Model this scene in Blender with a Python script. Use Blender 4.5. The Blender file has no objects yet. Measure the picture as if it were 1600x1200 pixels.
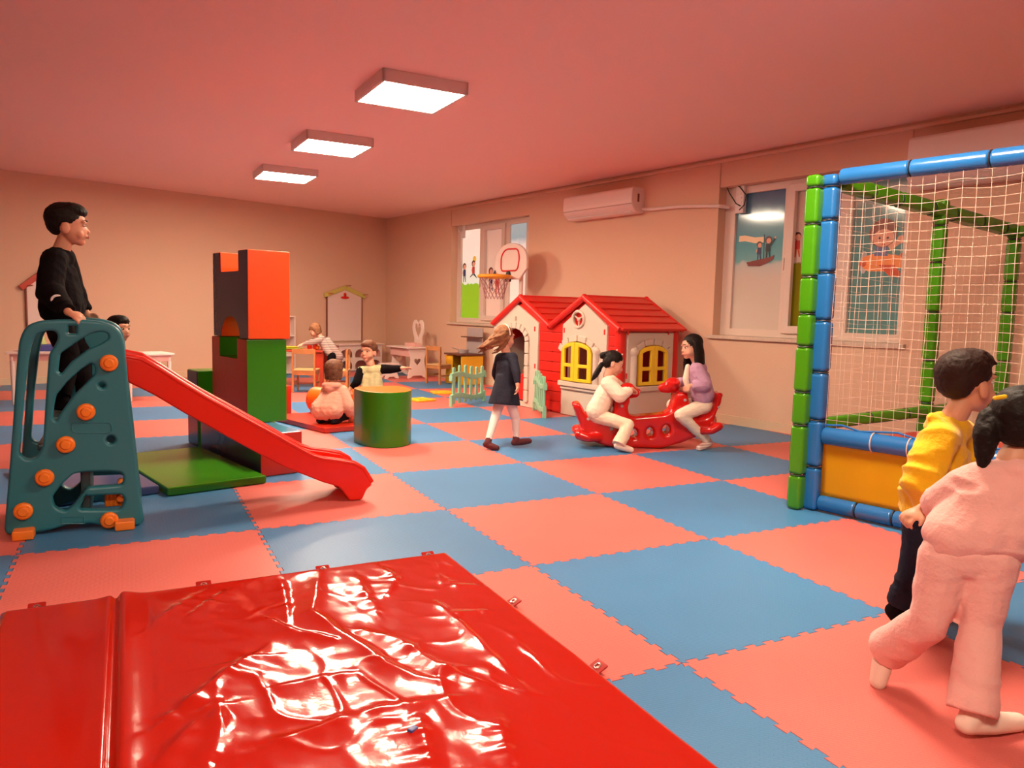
import bpy, bmesh, math, random
from mathutils import Vector, Matrix, noise

V = Vector
sc = bpy.context.scene
col = sc.collection
# ------------------------------------------------------------------ camera
FPX, YAW, PITCH, ROLL = 1176.64, 0.4729025, -0.0966636, 0.0241305
CAM = V((-1.5512, -2.79698, 1.10409))
RT0 = V((math.cos(YAW), -math.sin(YAW), 0))
FW = V((math.sin(YAW) * math.cos(PITCH), math.cos(YAW) * math.cos(PITCH), math.sin(PITCH)))
UP0 = RT0.cross(FW)
RT = RT0 * math.cos(ROLL) + UP0 * math.sin(ROLL)
UP = UP0 * math.cos(ROLL) - RT0 * math.sin(ROLL)
cd = bpy.data.cameras.new('camera')
cd.sensor_fit = 'HORIZONTAL'
cd.sensor_width = 36.0
cd.lens = FPX / 1600 * 36
cd.clip_start = 0.02
cam = bpy.data.objects.new('camera', cd)
M = Matrix((RT, UP, -FW)).transposed().to_4x4()
M.translation = CAM
cam.matrix_world = M
col.objects.link(cam)
sc.camera = cam
# ------------------------------------------------------------------ world and exposure
w = bpy.data.worlds.new('world')
sc.world = w
w.use_nodes = True
w.node_tree.nodes['Background'].inputs[0].default_value = (1.0, 0.8, 0.65, 1)
w.node_tree.nodes['Background'].inputs[1].default_value = 0.0
sc.view_settings.view_transform = 'Standard'
sc.view_settings.look = 'None'
sc.view_settings.gamma = 1
sc.view_settings.use_curve_mapping = False
sc.view_settings.exposure = 0.0
sc.cycles.max_bounces = 10
sc.cycles.diffuse_bounces = 6
sc.cycles.sample_clamp_indirect = 6
LIGHT_COL = (1.0, 0.80, 0.58)
LIGHT_POWER = 104.0


# ------------------------------------------------------------------ where things stand
def ray(u, v):
    return FW + RT * ((u - 800) / FPX) - UP * ((v - 600) / FPX)


def W(u, v, d):
    return CAM + ray(u, v) * d


def F(u, v, z=0.0):
    r = ray(u, v)
    return CAM + r * ((z - CAM.z) / r.z)


def PL(u, v, p0, n):
    r = ray(u, v)
    return CAM + r * ((V(p0) - CAM).dot(V(n)) / r.dot(V(n)))


# ------------------------------------------------------------------ materials
def mat(name, c, rough=0.6, spec=0.5, bump=0.0, bscale=40.0, coat=0.0, metal=0.0, emit=0.0, ecol=None,
        var=0.0, vscale=3.0, sheen=0.0, alpha=1.0, sss=0.0, bdist=0.01):
    m = bpy.data.materials.new(name)
    m.use_nodes = True
    nt = m.node_tree
    b = nt.nodes['Principled BSDF']
    b.inputs['Base Color'].default_value = (*c, 1)
    b.inputs['Roughness'].default_value = rough
    b.inputs['Specular IOR Level'].default_value = spec
    b.inputs['Metallic'].default_value = metal
    b.inputs['Coat Weight'].default_value = coat
    b.inputs['Coat Roughness'].default_value = 0.08
    b.inputs['Sheen Weight'].default_value = sheen
    b.inputs['Alpha'].default_value = alpha
    if sss:
        b.inputs['Subsurface Weight'].default_value = sss
        b.inputs['Subsurface Radius'].default_value = (0.02, 0.008, 0.004)
        b.inputs['Subsurface Scale'].default_value = 0.5
    if emit:
        b.inputs['Emission Color'].default_value = (*(ecol or c), 1)
        b.inputs['Emission Strength'].default_value = emit
    tc = nt.nodes.new('ShaderNodeTexCoord')
    if bump:
        n = nt.nodes.new('ShaderNodeTexNoise')
        n.inputs['Scale'].default_value = bscale
        n.inputs['Detail'].default_value = 3
        bp = nt.nodes.new('ShaderNodeBump')
        bp.inputs['Strength'].default_value = bump
        bp.inputs['Distance'].default_value = bdist
        nt.links.new(tc.outputs['Object'], n.inputs['Vector'])
        nt.links.new(n.outputs['Fac'], bp.inputs['Height'])
        nt.links.new(bp.outputs['Normal'], b.inputs['Normal'])
    if var:
        n = nt.nodes.new('ShaderNodeTexNoise')
        n.inputs['Scale'].default_value = vscale
        n.inputs['Detail'].default_value = 4
        r = nt.nodes.new('ShaderNodeValToRGB')
        r.color_ramp.elements[0].position = 0.3
        r.color_ramp.elements[1].position = 0.7
        r.color_ramp.elements[0].color = (*[x * (1 - var) for x in c], 1)
        r.color_ramp.elements[1].color = (*[min(1, x * (1 + var)) for x in c], 1)
        nt.links.new(tc.outputs['Object'], n.inputs['Vector'])
        nt.links.new(n.outputs['Fac'], r.inputs['Fac'])
        nt.links.new(r.outputs['Color'], b.inputs['Base Color'])
    return m


def foam_mat(name, c):
    """EVA mat: fine woven relief."""
    m = mat(name, c, rough=0.42, spec=0.45)
    nt = m.node_tree
    b = nt.nodes['Principled BSDF']
    geo = nt.nodes.new('ShaderNodeNewGeometry')
    mp = nt.nodes.new('ShaderNodeMapping')
    mp.inputs['Rotation'].default_value = (0, 0, math.radians(45))
    br = nt.nodes.new('ShaderNodeTexBrick')
    br.inputs['Scale'].default_value = 22.0
    br.inputs['Mortar Size'].default_value = 0.035
    br.inputs['Mortar Smooth'].default_value = 0.8
    bp = nt.nodes.new('ShaderNodeBump')
    bp.inputs['Strength'].default_value = 0.55
    bp.inputs['Distance'].default_value = 0.0016
    bp.invert = True
    nt.links.new(geo.outputs['Position'], mp.inputs['Vector'])
    nt.links.new(mp.outputs['Vector'], br.inputs['Vector'])
    nt.links.new(br.outputs['Fac'], bp.inputs['Height'])
    nt.links.new(bp.outputs['Normal'], b.inputs['Normal'])
    n = nt.nodes.new('ShaderNodeTexNoise')
    n.inputs['Scale'].default_value = 1.3
    r = nt.nodes.new('ShaderNodeValToRGB')
    r.color_ramp.elements[0].position = 0.35
    r.color_ramp.elements[1].position = 0.65
    r.color_ramp.elements[0].color = (*[x * 0.93 for x in c], 1)
    r.color_ramp.elements[1].color = (*[min(1, x * 1.05) for x in c], 1)
    nt.links.new(geo.outputs['Position'], n.inputs['Vector'])
    nt.links.new(n.outputs['Fac'], r.inputs['Fac'])
    nt.links.new(r.outputs['Color'], b.inputs['Base Color'])
    return m


M_ = dict(
    wall=mat('wall_paint', (0.70, 0.48, 0.34), 0.75, 0.3, bump=0.15, bscale=60),
    ceil=mat('ceiling_bounce_tint', (0.92, 0.62, 0.52), 0.8, 0.2, bump=0.1, bscale=40),  # white ceiling; pink bounce from the coral floor is mixed into its colour
    slab=mat('floor_slab', (0.16, 0.07, 0.06), 0.8),
    skirt=mat('skirting', (0.66, 0.50, 0.34), 0.5),
    upvc=mat('window_plastic', (0.72, 0.60, 0.52), 0.35),
    sill=mat('stone_sill', (0.60, 0.48, 0.38), 0.4, var=0.1, vscale=40),
    blue=foam_mat('blue_foam', (0.05, 0.205, 0.425)),
    pink=foam_mat('coral_foam', (0.66, 0.145, 0.125)),
    white=mat('white_plastic', (0.78, 0.72, 0.68), 0.4),
    ac=mat('appliance_white', (0.78, 0.66, 0.60), 0.35),
    dark=mat('dark_plastic', (0.02, 0.02, 0.025), 0.4),
    diff=mat('light_diffuser', (1, 1, 1), 0.5, emit=LIGHT_POWER, ecol=LIGHT_COL),
    lampbody=mat('lamp_housing', (0.75, 0.66, 0.6), 0.5),
    vinyl=mat('red_vinyl', (0.40, 0.007, 0.001), 0.13, 0.6, bump=0.08, bscale=70, bdist=0.003),
    vinyl2=mat('red_vinyl_flap', (0.36, 0.012, 0.008), 0.2, 0.5),
    metal=mat('eyelet_metal', (0.7, 0.65, 0.6), 0.25, metal=1),
    teal=mat('teal_plastic', (0.018, 0.17, 0.22), 0.38, 0.5, bump=0.1, bscale=150, bdist=0.002),
    orange=mat('orange_plastic', (0.86, 0.21, 0.015), 0.35),
    slide=mat('red_plastic', (0.66, 0.012, 0.002), 0.3),
    rred=mat('glossy_red_plastic', (0.55, 0.008, 0.006), 0.18, 0.6),
    hred=mat('house_red_plastic', (0.66, 0.014, 0.008), 0.38),
    hgrey=mat('house_cream_plastic', (0.62, 0.52, 0.43), 0.5),
    hyel=mat('house_yellow_plastic', (0.85, 0.58, 0.02), 0.4),
    mint=mat('mint_plastic', (0.27, 0.56, 0.36), 0.4),
    pu_red=mat('red_leatherette', (0.52, 0.025, 0.01), 0.32, bump=0.25, bscale=14, bdist=0.006),
    pu_or=mat('orange_leatherette', (0.85, 0.085, 0.008), 0.34, bump=0.25, bscale=12, bdist=0.006),
    pu_or2=mat('bright_orange_leatherette', (0.85, 0.135, 0.008), 0.34),
    pu_green=mat('green_leatherette', (0.03, 0.22, 0.004), 0.26, bump=0.2, bscale=12, bdist=0.006),
    pu_blue=mat('blue_leatherette', (0.035, 0.045, 0.12), 0.24, bump=0.15, bscale=12, bdist=0.004),
    pu_lblue=mat('light_blue_leatherette', (0.08, 0.24, 0.42), 0.2),
    cblue=mat('cage_blue_padding', (0.015, 0.14, 0.42), 0.25, 0.6, bump=0.3, bscale=25, bdist=0.006),
    cgreen=mat('cage_green_padding', (0.055, 0.26, 0.004), 0.25, 0.6, bump=0.3, bscale=25, bdist=0.006),
    cyel=mat('yellow_panel', (0.95, 0.54, 0.005), 0.45),
    cred=mat('trampoline_red', (0.5, 0.06, 0.04), 0.6),
    net=mat('net_string', (0.72, 0.52, 0.42), 0.8),
    wood=mat('beech_wood', (0.50, 0.20, 0.07), 0.4, var=0.2, vscale=9),
    twood=mat('red_table', (0.50, 0.045, 0.02), 0.3),
    toyw=mat('toy_white', (0.80, 0.66, 0.60), 0.5),
    toyp=mat('toy_pink', (0.75, 0.42, 0.38), 0.5),
    kyel=mat('kitchen_yellow', (0.85, 0.48, 0.02), 0.4),
    kbrown=mat('kitchen_brown', (0.12, 0.035, 0.02), 0.4),
    kgrey=mat('kitchen_grey', (0.42, 0.36, 0.36), 0.4),
    board=mat('white_board', (0.76, 0.62, 0.57), 0.4),
    ygreen=mat('lime_wood', (0.58, 0.52, 0.12), 0.5),
    brown=mat('brown_trim', (0.22, 0.06, 0.03), 0.5),
    skin=mat('skin', (0.66, 0.33, 0.21), 0.5, 0.35, sss=0.08),
    skin2=mat('light_skin', (0.70, 0.36, 0.25), 0.5, 0.35, sss=0.08),
    lips=mat('lips', (0.50, 0.15, 0.12), 0.4),
    eyew=mat('eye_white', (0.6, 0.50, 0.45), 0.2),
    iris=mat('iris', (0.03, 0.015, 0.01), 0.15),
    blackc=mat('black_cloth', (0.006, 0.004, 0.005), 0.95, 0.1, bump=0.3, bscale=60),
    navy=mat('navy_cloth', (0.010, 0.011, 0.025), 0.85, 0.25, bump=0.3, bscale=60),
    navyd=mat('navy_knit', (0.016, 0.016, 0.03), 0.85, 0.25, bump=0.3, bscale=60),
    yelc=mat('yellow_fleece', (0.86, 0.50, 0.012), 0.9, 0.2, bump=0.3, bscale=90, sheen=0.2),
    pinkc=mat('pink_fleece', (0.80, 0.42, 0.38), 0.9, 0.2, bump=0.3, bscale=90, sheen=0.2),
    pinkh=mat('dusty_pink_fleece', (0.72, 0.36, 0.27), 0.9, 0.2, bump=0.3, bscale=90),
    cream=mat('cream_cloth', (0.86, 0.70, 0.56), 0.9, 0.2, bump=0.3, bscale=90),
    cream2=mat('cream_cotton', (0.84, 0.66, 0.50), 0.9, 0.2, bump=0.3, bscale=90),
    purple=mat('mauve_knit', (0.46, 0.27, 0.40), 0.95, 0.2, bump=0.5, bscale=120),
    khaki=mat('khaki_cloth', (0.55, 0.50, 0.27), 0.9, 0.2, bump=0.3, bscale=60, var=0.15, vscale=12),
    tights=mat('white_tights', (0.80, 0.62, 0.58), 0.8),
    maroon=mat('maroon_sock', (0.10, 0.012, 0.015), 0.8),
    sock=mat('pale_sock', (0.80, 0.62, 0.53), 0.9),
    hairk=mat('black_hair', (0.008, 0.004, 0.003), 0.6, 0.22, bump=0.6, bscale=150, bdist=0.003),
    hairb=mat('brown_hair', (0.13, 0.05, 0.025), 0.65, 0.25, bump=0.6, bscale=150, bdist=0.003, var=0.3, vscale=40),
    hairl=mat('light_brown_hair', (0.24, 0.10, 0.045), 0.65, 0.25, bump=0.6, bscale=150, bdist=0.003, var=0.3, vscale=40),
)


def stripes(name, c1, c2, scale, axis='Z'):
    m = mat(name, c1, 0.9, 0.2)
    nt = m.node_tree
    tc = nt.nodes.new('ShaderNodeTexCoord')
    wv = nt.nodes.new('ShaderNodeTexWave')
    wv.bands_direction = axis
    wv.inputs['Scale'].default_value = scale
    r = nt.nodes.new('ShaderNodeValToRGB')
    r.color_ramp.elements[0].position = 0.45
    r.color_ramp.elements[1].position = 0.55
    r.color_ramp.elements[0].color = (*c1, 1)
    r.color_ramp.elements[1].color = (*c2, 1)
    nt.links.new(tc.outputs['Object'], wv.inputs['Vector'])
    nt.links.new(wv.outputs['Fac'], r.inputs['Fac'])
    nt.links.new(r.outputs['Color'], nt.nodes['Principled BSDF'].inputs['Base Color'])
    return m


M_['stripe'] = stripes('striped_grey_cloth', (0.52, 0.38, 0.34), (0.22, 0.14, 0.13), 14)
M_['ssock'] = stripes('striped_sock', (0.80, 0.64, 0.56), (0.62, 0.34, 0.32), 16)


# ------------------------------------------------------------------ object helpers
def tag(o, label=None, cat=None, group=None, kind=None):
    if label:
        o['label'] = label
    if cat:
        o['category'] = cat
    if group:
        o['group'] = group
    if kind:
        o['kind'] = kind
    return o


def empty(name, loc, label, cat, group=None, rz=0.0):
    o = bpy.data.objects.new(name, None)
    o.empty_display_size = 0.1
    col.objects.link(o)
    o.location = loc
    o.rotation_euler = (0, 0, rz)
    return tag(o, label, cat, group)


def link(name, me, mats, parent=None, smooth=True, local=False):
    """me holds world coordinates unless local."""
    if not isinstance(mats, (list, tuple)):
        mats = [mats]
    for m in mats:
        me.materials.append(m)
    if smooth:
        me.shade_smooth()
    o = bpy.data.objects.new(name, me)
    col.objects.link(o)
    if parent is not None:
        o.parent = parent
        if not local:
            top = parent
            mw = Matrix.Identity(4)
            chain = []
            while top is not None:
                chain.append(top.matrix_basis.copy() if top.parent is None else top.matrix_parent_inverse @ top.matrix_basis)
                top = top.parent
            for c in reversed(chain):
                mw = mw @ c
            me.transform(mw.inverted())
    return o


def auto_smooth(me, ang=40):
    me.shade_smooth()
    bm = bmesh.new()
    bm.from_mesh(me)
    a = math.radians(ang)
    for e in bm.edges:
        e.smooth = not (len(e.link_faces) == 2 and e.calc_face_angle(0) > a)
    bm.to_mesh(me)
    bm.free()


def weighted(o):
    w_ = o.modifiers.new('weighted_normal', 'WEIGHTED_NORMAL')
    w_.keep_sharp = True
    w_.weight = 90


ICO = {}


def ico(sub):
    if sub not in ICO:
        t = bmesh.new()
        bmesh.ops.create_icosphere(t, subdivisions=sub, radius=1)
        t.verts.index_update()
        ICO[sub] = ([v.co.copy() for v in t.verts], [[v.index for v in f.verts] for f in t.faces])
        t.free()
    return ICO[sub]


class MB:
    """collects solids in world coordinates, or in frame fr, and links them as one mesh."""

    def __init__(self, fr=None):
        self.vs, self.fs = [], []
        self.fr = fr or Matrix.Identity(4)

    def add(self, vs, fs, mtx=None):
        m = self.fr if mtx is None else self.fr @ mtx
        n = len(self.vs)
        self.vs.extend((m @ v)[:] for v in vs)
        self.fs.extend(tuple(i + n for i in f) for f in fs)
        return self

    def _merge(self, tmp, mtx):
        tmp.verts.index_update()
        vs = [v.co for v in tmp.verts]
        self.add(vs, [[v.index for v in f.verts] for f in tmp.faces], mtx)
        tmp.free()
        return self

    def mesh(self, name):
        me = bpy.data.meshes.new(name)
        me.from_pydata(self.vs, [], self.fs)
        me.update()
        return me

    def box(self, c, s, bevel=0.0, rot=None, seg=2):
        t = bmesh.new()
        bmesh.ops.create_cube(t, size=1)
        t.transform(Matrix.Diagonal((s[0], s[1], s[2], 1)))
        if bevel:
            bmesh.ops.bevel(t, geom=t.edges[:], offset=min(bevel, min(s) * 0.45), segments=seg, profile=0.5, affect='EDGES')
        m = Matrix.Translation(V(c))
        if rot is not None:
            m = m @ rot.to_4x4()
        return self._merge(t, m)

    def cyl(self, p0, p1, r0, r1=None, n=16, caps=True, bevel=0.0):
        r1 = r0 if r1 is None else r1
        p0, p1 = V(p0), V(p1)
        t = bmesh.new()
        L = (p1 - p0).length
        bmesh.ops.create_cone(t, cap_ends=caps, segments=n, radius1=r0, radius2=r1, depth=L)
        if bevel:
            es = [e for e in t.edges if len(e.link_faces) == 2 and any(len(f.verts) > 4 for f in e.link_faces)]
            bmesh.ops.bevel(t, geom=es, offset=bevel, segments=3, profile=0.5, affect='EDGES')
        q = V((0, 0, 1)).rotation_difference((p1 - p0).normalized()).to_matrix().to_4x4()
        return self._merge(t, Matrix.Translation((p0 + p1) / 2) @ q)

    def tube(self, pts, r, n=8, closed=False, rs=None):
        pts = [V(p) for p in pts]
        t = bmesh.new()
        rings = []
        N = len(pts)
        prev = None
        for i, p in enumerate(pts):
            a = pts[(i - 1) % N] if (closed or i > 0) else p
            b = pts[(i + 1) % N] if (closed or i < N - 1) else p
            d = (b - a).normalized()
            if prev is None:
                x = d.orthogonal().normalized()
            else:
                x = (prev - d * prev.dot(d)).normalized()
            prev = x
            y = d.cross(x)
            rr = rs[i] if rs else r
            rings.append([t.verts.new(p + (x * math.cos(2 * math.pi * k / n) + y * math.sin(2 * math.pi * k / n)) * rr) for k in range(n)])
        for i in range(N if closed else N - 1):
            A, B = rings[i], rings[(i + 1) % N]
            for k in range(n):
                t.faces.new((A[k], A[(k + 1) % n], B[(k + 1) % n], B[k]))
        if not closed:
            t.faces.new(list(reversed(rings[0])))
            t.faces.new(rings[-1])
        return self._merge(t, Matrix.Identity(4))

    def ell(self, c, r, rot=None, sub=2):
        m = Matrix.Translation(V(c))
        if rot is not None:
            m = m @ rot.to_4x4()
        vs, fs = ico(sub)
        return self.add(vs, fs, m @ Matrix.Diagonal((r[0], r[1], r[2], 1)))

    def cap(self, p0, p1, r0, r1=None, sub=2):
        """tapered capsule"""
        r1 = r0 if r1 is None else r1
        p0, p1 = V(p0), V(p1)
        self.ell(p0, (r0,) * 3, sub=sub)
        self.ell(p1, (r1,) * 3, sub=sub)
        if (p1 - p0).length > 1e-4:
            d = (p1 - p0).normalized()
            x = d.orthogonal().normalized()
            y = d.cross(x)
            n = 14
            cs = [(x * math.cos(2 * math.pi * k / n) + y * math.sin(2 * math.pi * k / n)) for k in range(n)]
            self.add([p0 + c * r0 for c in cs] + [p1 + c * r1 for c in cs],
                     [(k, (k + 1) % n, n + (k + 1) % n, n + k) for k in range(n)] + [tuple(range(n))[::-1], tuple(range(n, 2 * n))])
        return self

    def chain(self, pts, rs, sub=2):
        for i in range(len(pts) - 1):
            self.cap(pts[i], pts[i + 1], rs[i], rs[i + 1], sub)
        return self

    def poly(self, pts, h0, h1, bevel=0.0):
        """prism over a plan polygon (x,y) in the frame, between z=h0 and h1"""
        t = bmesh.new()
        vs = [t.verts.new((p[0], p[1], h0)) for p in pts]
        f = t.faces.new(vs)
        r = bmesh.ops.extrude_face_region(t, geom=[f])
        for v in r['geom']:
            if isinstance(v, bmesh.types.BMVert):
                v.co.z = h1
        bmesh.ops.recalc_face_normals(t, faces=t.faces[:])
        if bevel:
            bmesh.ops.bevel(t, geom=t.edges[:], offset=bevel, segments=2, profile=0.5, affect='EDGES')
        return self._merge(t, Matrix.Identity(4))

    def build(self, name, mats, parent=None, smooth=True, ang=40):
        me = self.mesh(name)
        o = link(name, me, mats, parent, smooth=False)
        if smooth:
            auto_smooth(o.data, ang)
            weighted(o)
        return o


def eval_mesh(ob):
    dg = bpy.context.evaluated_depsgraph_get()
    me = bpy.data.meshes.new_from_object(ob.evaluated_get(dg), preserve_all_data_layers=False, depsgraph=dg)
    return me


def remesh(mb, name, mats, parent=None, voxel=0.008, smooth=3, ntz=0.0, nsc=10.0, fold=None):
    """fuse the collected solids into one continuous skin"""
    me = mb.mesh('tmp')
    ob = bpy.data.objects.new('tmp', me)
    col.objects.link(ob)
    m = ob.modifiers.new('r', 'REMESH')
    m.mode = 'VOXEL'
    m.voxel_size = voxel
    if smooth:
        s = ob.modifiers.new('s', 'SMOOTH')
        s.factor = 0.5
        s.iterations = smooth
    out = eval_mesh(ob)
    bpy.data.objects.remove(ob)
    bpy.data.meshes.remove(me)
    out.name = name
    if ntz:
        n = len(out.vertices)
        co, no = [0.0] * (3 * n), [0.0] * (3 * n)
        out.vertices.foreach_get('co', co)
        out.vertices.foreach_get('normal', no)
        for i in range(n):
            p = V(co[3 * i:3 * i + 3])
            k = noise.noise(p * nsc) + 0.5 * noise.noise(p * nsc * 2.3)
            if fold:
                q = noise.noise(p * nsc * .5) * 1.2
                k += fold * 1.6 * (0.5 - abs(noise.noise(V((p.x * nsc * 0.5 + q, p.y * nsc * 0.5 - q, p.z * nsc * 1.7 + q)))) * 3.2)
            for c in range(3):
                co[3 * i + c] += no[3 * i + c] * k * ntz
        out.vertices.foreach_set('co', co)
        out.update()
    out.polygons.foreach_set('material_index', [0] * len(out.polygons))
    return link(name, out, mats, parent)


def plate(name, loops, thick, fr, mats, parent=None, bevel=0.004, res=2):
    """flat plate with holes: loops in local (x,y), thickness along local z, centred; fr maps to world"""
    cu = bpy.data.curves.new('tmp', 'CURVE')
    cu.dimensions = '2D'
    cu.fill_mode = 'BOTH'
    cu.extrude = max(thick / 2 - bevel, 0.0001)
    cu.bevel_depth = bevel
    cu.offset = -bevel
    cu.bevel_resolution = res
    for lp in loops:
        s = cu.splines.new('POLY')
        s.points.add(len(lp) - 1)
        for i, p in enumerate(lp):
            s.points[i].co = (p[0], p[1], 0, 1)
        s.use_cyclic_u = True
    ob = bpy.data.objects.new('tmp', cu)
    col.objects.link(ob)
    me = eval_mesh(ob)
    bpy.data.objects.remove(ob)
    bpy.data.curves.remove(cu)
    me.materials.clear()
    me.name = name
    bm = bmesh.new()
    bm.from_mesh(me)
    bmesh.ops.remove_doubles(bm, verts=bm.verts[:], dist=0.0002)
    bm.to_mesh(me)
    bm.free()
    me.transform(fr)
    o = link(name, me, mats, parent, smooth=False)
    auto_smooth(o.data, 35)
    weighted(o)
    return o


def round_loop(pts, r, n=5):
    """round the corners of a 2D loop; r a number or one per corner"""
    out = []
    N = len(pts)
    for i in range(N):
        p = V(pts[i][:2])
        a = V(pts[i - 1][:2])
        b = V(pts[(i + 1) % N][:2])
        rr = r[i] if isinstance(r, (list, tuple)) else r
        da, db = a - p, b - p
        k = min(rr, da.length * 0.48, db.length * 0.48)
        p0, p1 = p + da.normalized() * k, p + db.normalized() * k
        if k < 1e-5:
            out.append((p.x, p.y))
            continue
        for j in range(n + 1):
            t = j / n
            q = p0 * (1 - t) ** 2 + p * 2 * t * (1 - t) + p1 * t * t
            out.append((q.x, q.y))
    return out


def circ(cx, cy, r, n=20, ry=None):
    ry = ry or r
    return [(cx + r * math.cos(2 * math.pi * k / n), cy + ry * math.sin(2 * math.pi * k / n)) for k in range(n)]


def frame(o, x, y, z=None):
    x, y = V(x).normalized(), V(y).normalized()
    z = x.cross(y) if z is None else V(z).normalized()
    m = Matrix((x, y, z)).transposed().to_4x4()
    m.translation = V(o)
    return m


Z = V((0, 0, 1))
# ------------------------------------------------------------------ room
H = 2.72
C0 = V((2.6887, 10.6524, 0))
R1 = V((4.3586, 0.6027, 0))
L1 = V((-2.9291, 8.7297, 0))
E1 = (R1 - C0).normalized()            # along the window wall, towards the camera
E2 = V((-E1.y, E1.x, 0))               # out through the window wall
FE = (L1 - C0).normalized()            # along the far wall, to the left
FN = V((FE.y, -FE.x, 0))               # out through the far wall
if FN.y < 0:
    FN = -FN
RF = frame(C0, E1, E2, Z)              # wall frame: x = s along the wall, y = outwards, z up
SLEN, FLEN = 17.5, 10.5


def ws(u, v, off=0.0):
    p = PL(u, v, C0 + E2 * off, E2) - C0
    return p.dot(E1), p.z


sw = [(ws(706, 325)[0], ws(827, 338)[0]), (ws(1119, 400)[0], ws(1416, 400)[0])]
WT, WB = 2.42, 0.905
mb = MB(RF)
segs = [(-0.3, sw[0][0], 0, H), (sw[0][0], sw[0][1], 0, WB), (sw[0][0], sw[0][1], WT, H), (sw[0][1], sw[1][0], 0, H),
        (sw[1][0], sw[1][1], 0, WB), (sw[1][0], sw[1][1], WT, H), (sw[1][1], SLEN, 0, H)]
for a, b, z0, z1 in segs:
    mb.box(((a + b) / 2, 0.16, (z0 + z1) / 2 - (0.02 if z0 == 0 else 0)), (b - a, 0.32, z1 - z0 + (0.04 if z0 == 0 else 0)))
tag(mb.build('wall_right', M_['wall'], smooth=False), kind='structure')
FF = frame(C0, FE, FN, Z)
mb = MB(frame(C0 + FN * 0.15 + FE * (FLEN / 2), FE, FN, Z))
mb.box((0, 0, H / 2 - 0.02), (FLEN + 0.6, 0.3, H + 0.04))
tag(mb.build('wall_far', M_['wall'], smooth=False), kind='structure')
LEFT0 = C0 + FE * FLEN
BACK0 = C0 + E1 * SLEN
mb = MB()
mb.box((LEFT0.x - 0.1, 0.5, H / 2), (0.2, 17, H))
tag(mb.build('wall_left', M_['wall'], smooth=False), kind='structure')
mb = MB()
mb.box(((LEFT0.x + BACK0.x) / 2, BACK0.y + 0.3, H / 2), (BACK0.x - LEFT0.x + 1.5, 0.2, H))
tag(mb.build('wall_back', M_['wall'], smooth=False), kind='structure')
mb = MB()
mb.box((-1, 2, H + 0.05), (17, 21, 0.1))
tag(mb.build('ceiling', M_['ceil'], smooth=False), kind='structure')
mb = MB()
mb.box((-1, 2, -0.07), (17, 21, 0.1))
tag(mb.build('floor', M_['slab'], smooth=False), kind='structure')
# skirting
mb = MB(RF)
mb.box((SLEN / 2, -0.009, 0.035), (SLEN, 0.018, 0.11), bevel=0.004)
tag(mb.build('baseboard_right', M_['skirt']), kind='structure')
mb = MB(FF)
mb.box((FLEN / 2, -0.009, 0.035), (FLEN, 0.018, 0.11), bevel=0.004)
tag(mb.build('baseboard_far', M_['skirt']), kind='structure')
# cable trunking under the ceiling of the window wall, with a joint strip by each window
mb = MB(RF)
s0 = sw[0][0]
mb.box(((s0 + SLEN) / 2, -0.018, H - 0.045), (SLEN - s0, 0.036, 0.03), bevel=0.004)
for s in (s0, sw[1][0], sw[1][1] - 0.02):
    mb.box((s, -0.008, 2.55), (0.022, 0.016, 0.28), bevel=0.003)
tag(mb.build('trim_1', M_['wall']), kind='structure')

# ------------------------------------------------------------------ windows
FILM = {}


def film(name, c, em):
    m = mat('window_film_' + name, c, 0.22, 0.5, emit=em, ecol=c)
    return m


def graded_film(name, stops, z0, z1, em):
    """printed picture: colour bands up the film"""
    m = mat('window_film_' + name, (1, 1, 1), 0.09, 0.5)
    nt = m.node_tree
    b = nt.nodes['Principled BSDF']
    geo = nt.nodes.new('ShaderNodeNewGeometry')
    sp = nt.nodes.new('ShaderNodeSeparateXYZ')
    ns = nt.nodes.new('ShaderNodeTexNoise')
    ns.inputs['Scale'].default_value = 6
    ma = nt.nodes.new('ShaderNodeMath')
    ma.operation = 'MULTIPLY_ADD'
    ma.inputs[1].default_value = 0.16
    mr = nt.nodes.new('ShaderNodeMapRange')
    mr.inputs['From Min'].default_value = z0 + 0.08
    mr.inputs['From Max'].default_value = z1 + 0.08
    r = nt.nodes.new('ShaderNodeValToRGB')
    cr = r.color_ramp
    while len(cr.elements) < len(stops):
        cr.elements.new(0.5)
    for e, (p, c) in zip(cr.elements, stops):
        e.position = p
        e.color = (*c, 1)
    nt.links.new(geo.outputs['Position'], sp.inputs[0])
    nt.links.new(geo.outputs['Position'], ns.inputs['Vector'])
    nt.links.new(ns.outputs['Fac'], ma.inputs[0])
    nt.links.new(sp.outputs['Z'], ma.inputs[2])
    nt.links.new(ma.outputs[0], mr.inputs['Value'])
    nt.links.new(mr.outputs['Result'], r.inputs['Fac'])
    nt.links.new(r.outputs['Color'], b.inputs['Base Color'])
    if em:
        nt.links.new(r.outputs['Color'], b.inputs['Emission Color'])
        b.inputs['Emission Strength'].default_value = em
    return m


PCOL = {}


def pm(name, c, em=0.0):
    k = (name, em)
    if k not in PCOL:
        PCOL[k] = mat('print_' + name, c, 0.35, 0.4, emit=em, ecol=c)
    return PCOL[k]


COLS = dict(skin=(0.75, 0.36, 0.24), hair=(0.10, 0.03, 0.02), red=(0.55, 0.05, 0.04), navy=(0.03, 0.04, 0.12), boat=(0.22, 0.03, 0.025),
            cream=(0.85, 0.68, 0.42), white=(0.8, 0.72, 0.66), grey=(0.45, 0.42, 0.42), orange=(0.90, 0.30, 0.08), yellow=(0.80, 0.55, 0.08),
            brown=(0.25, 0.08, 0.05), blueg=(0.15, 0.18, 0.35), dark=(0.05, 0.04, 0.05), black=(0.01, 0.01, 0.015), rust=(0.62, 0.10, 0.03))


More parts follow.
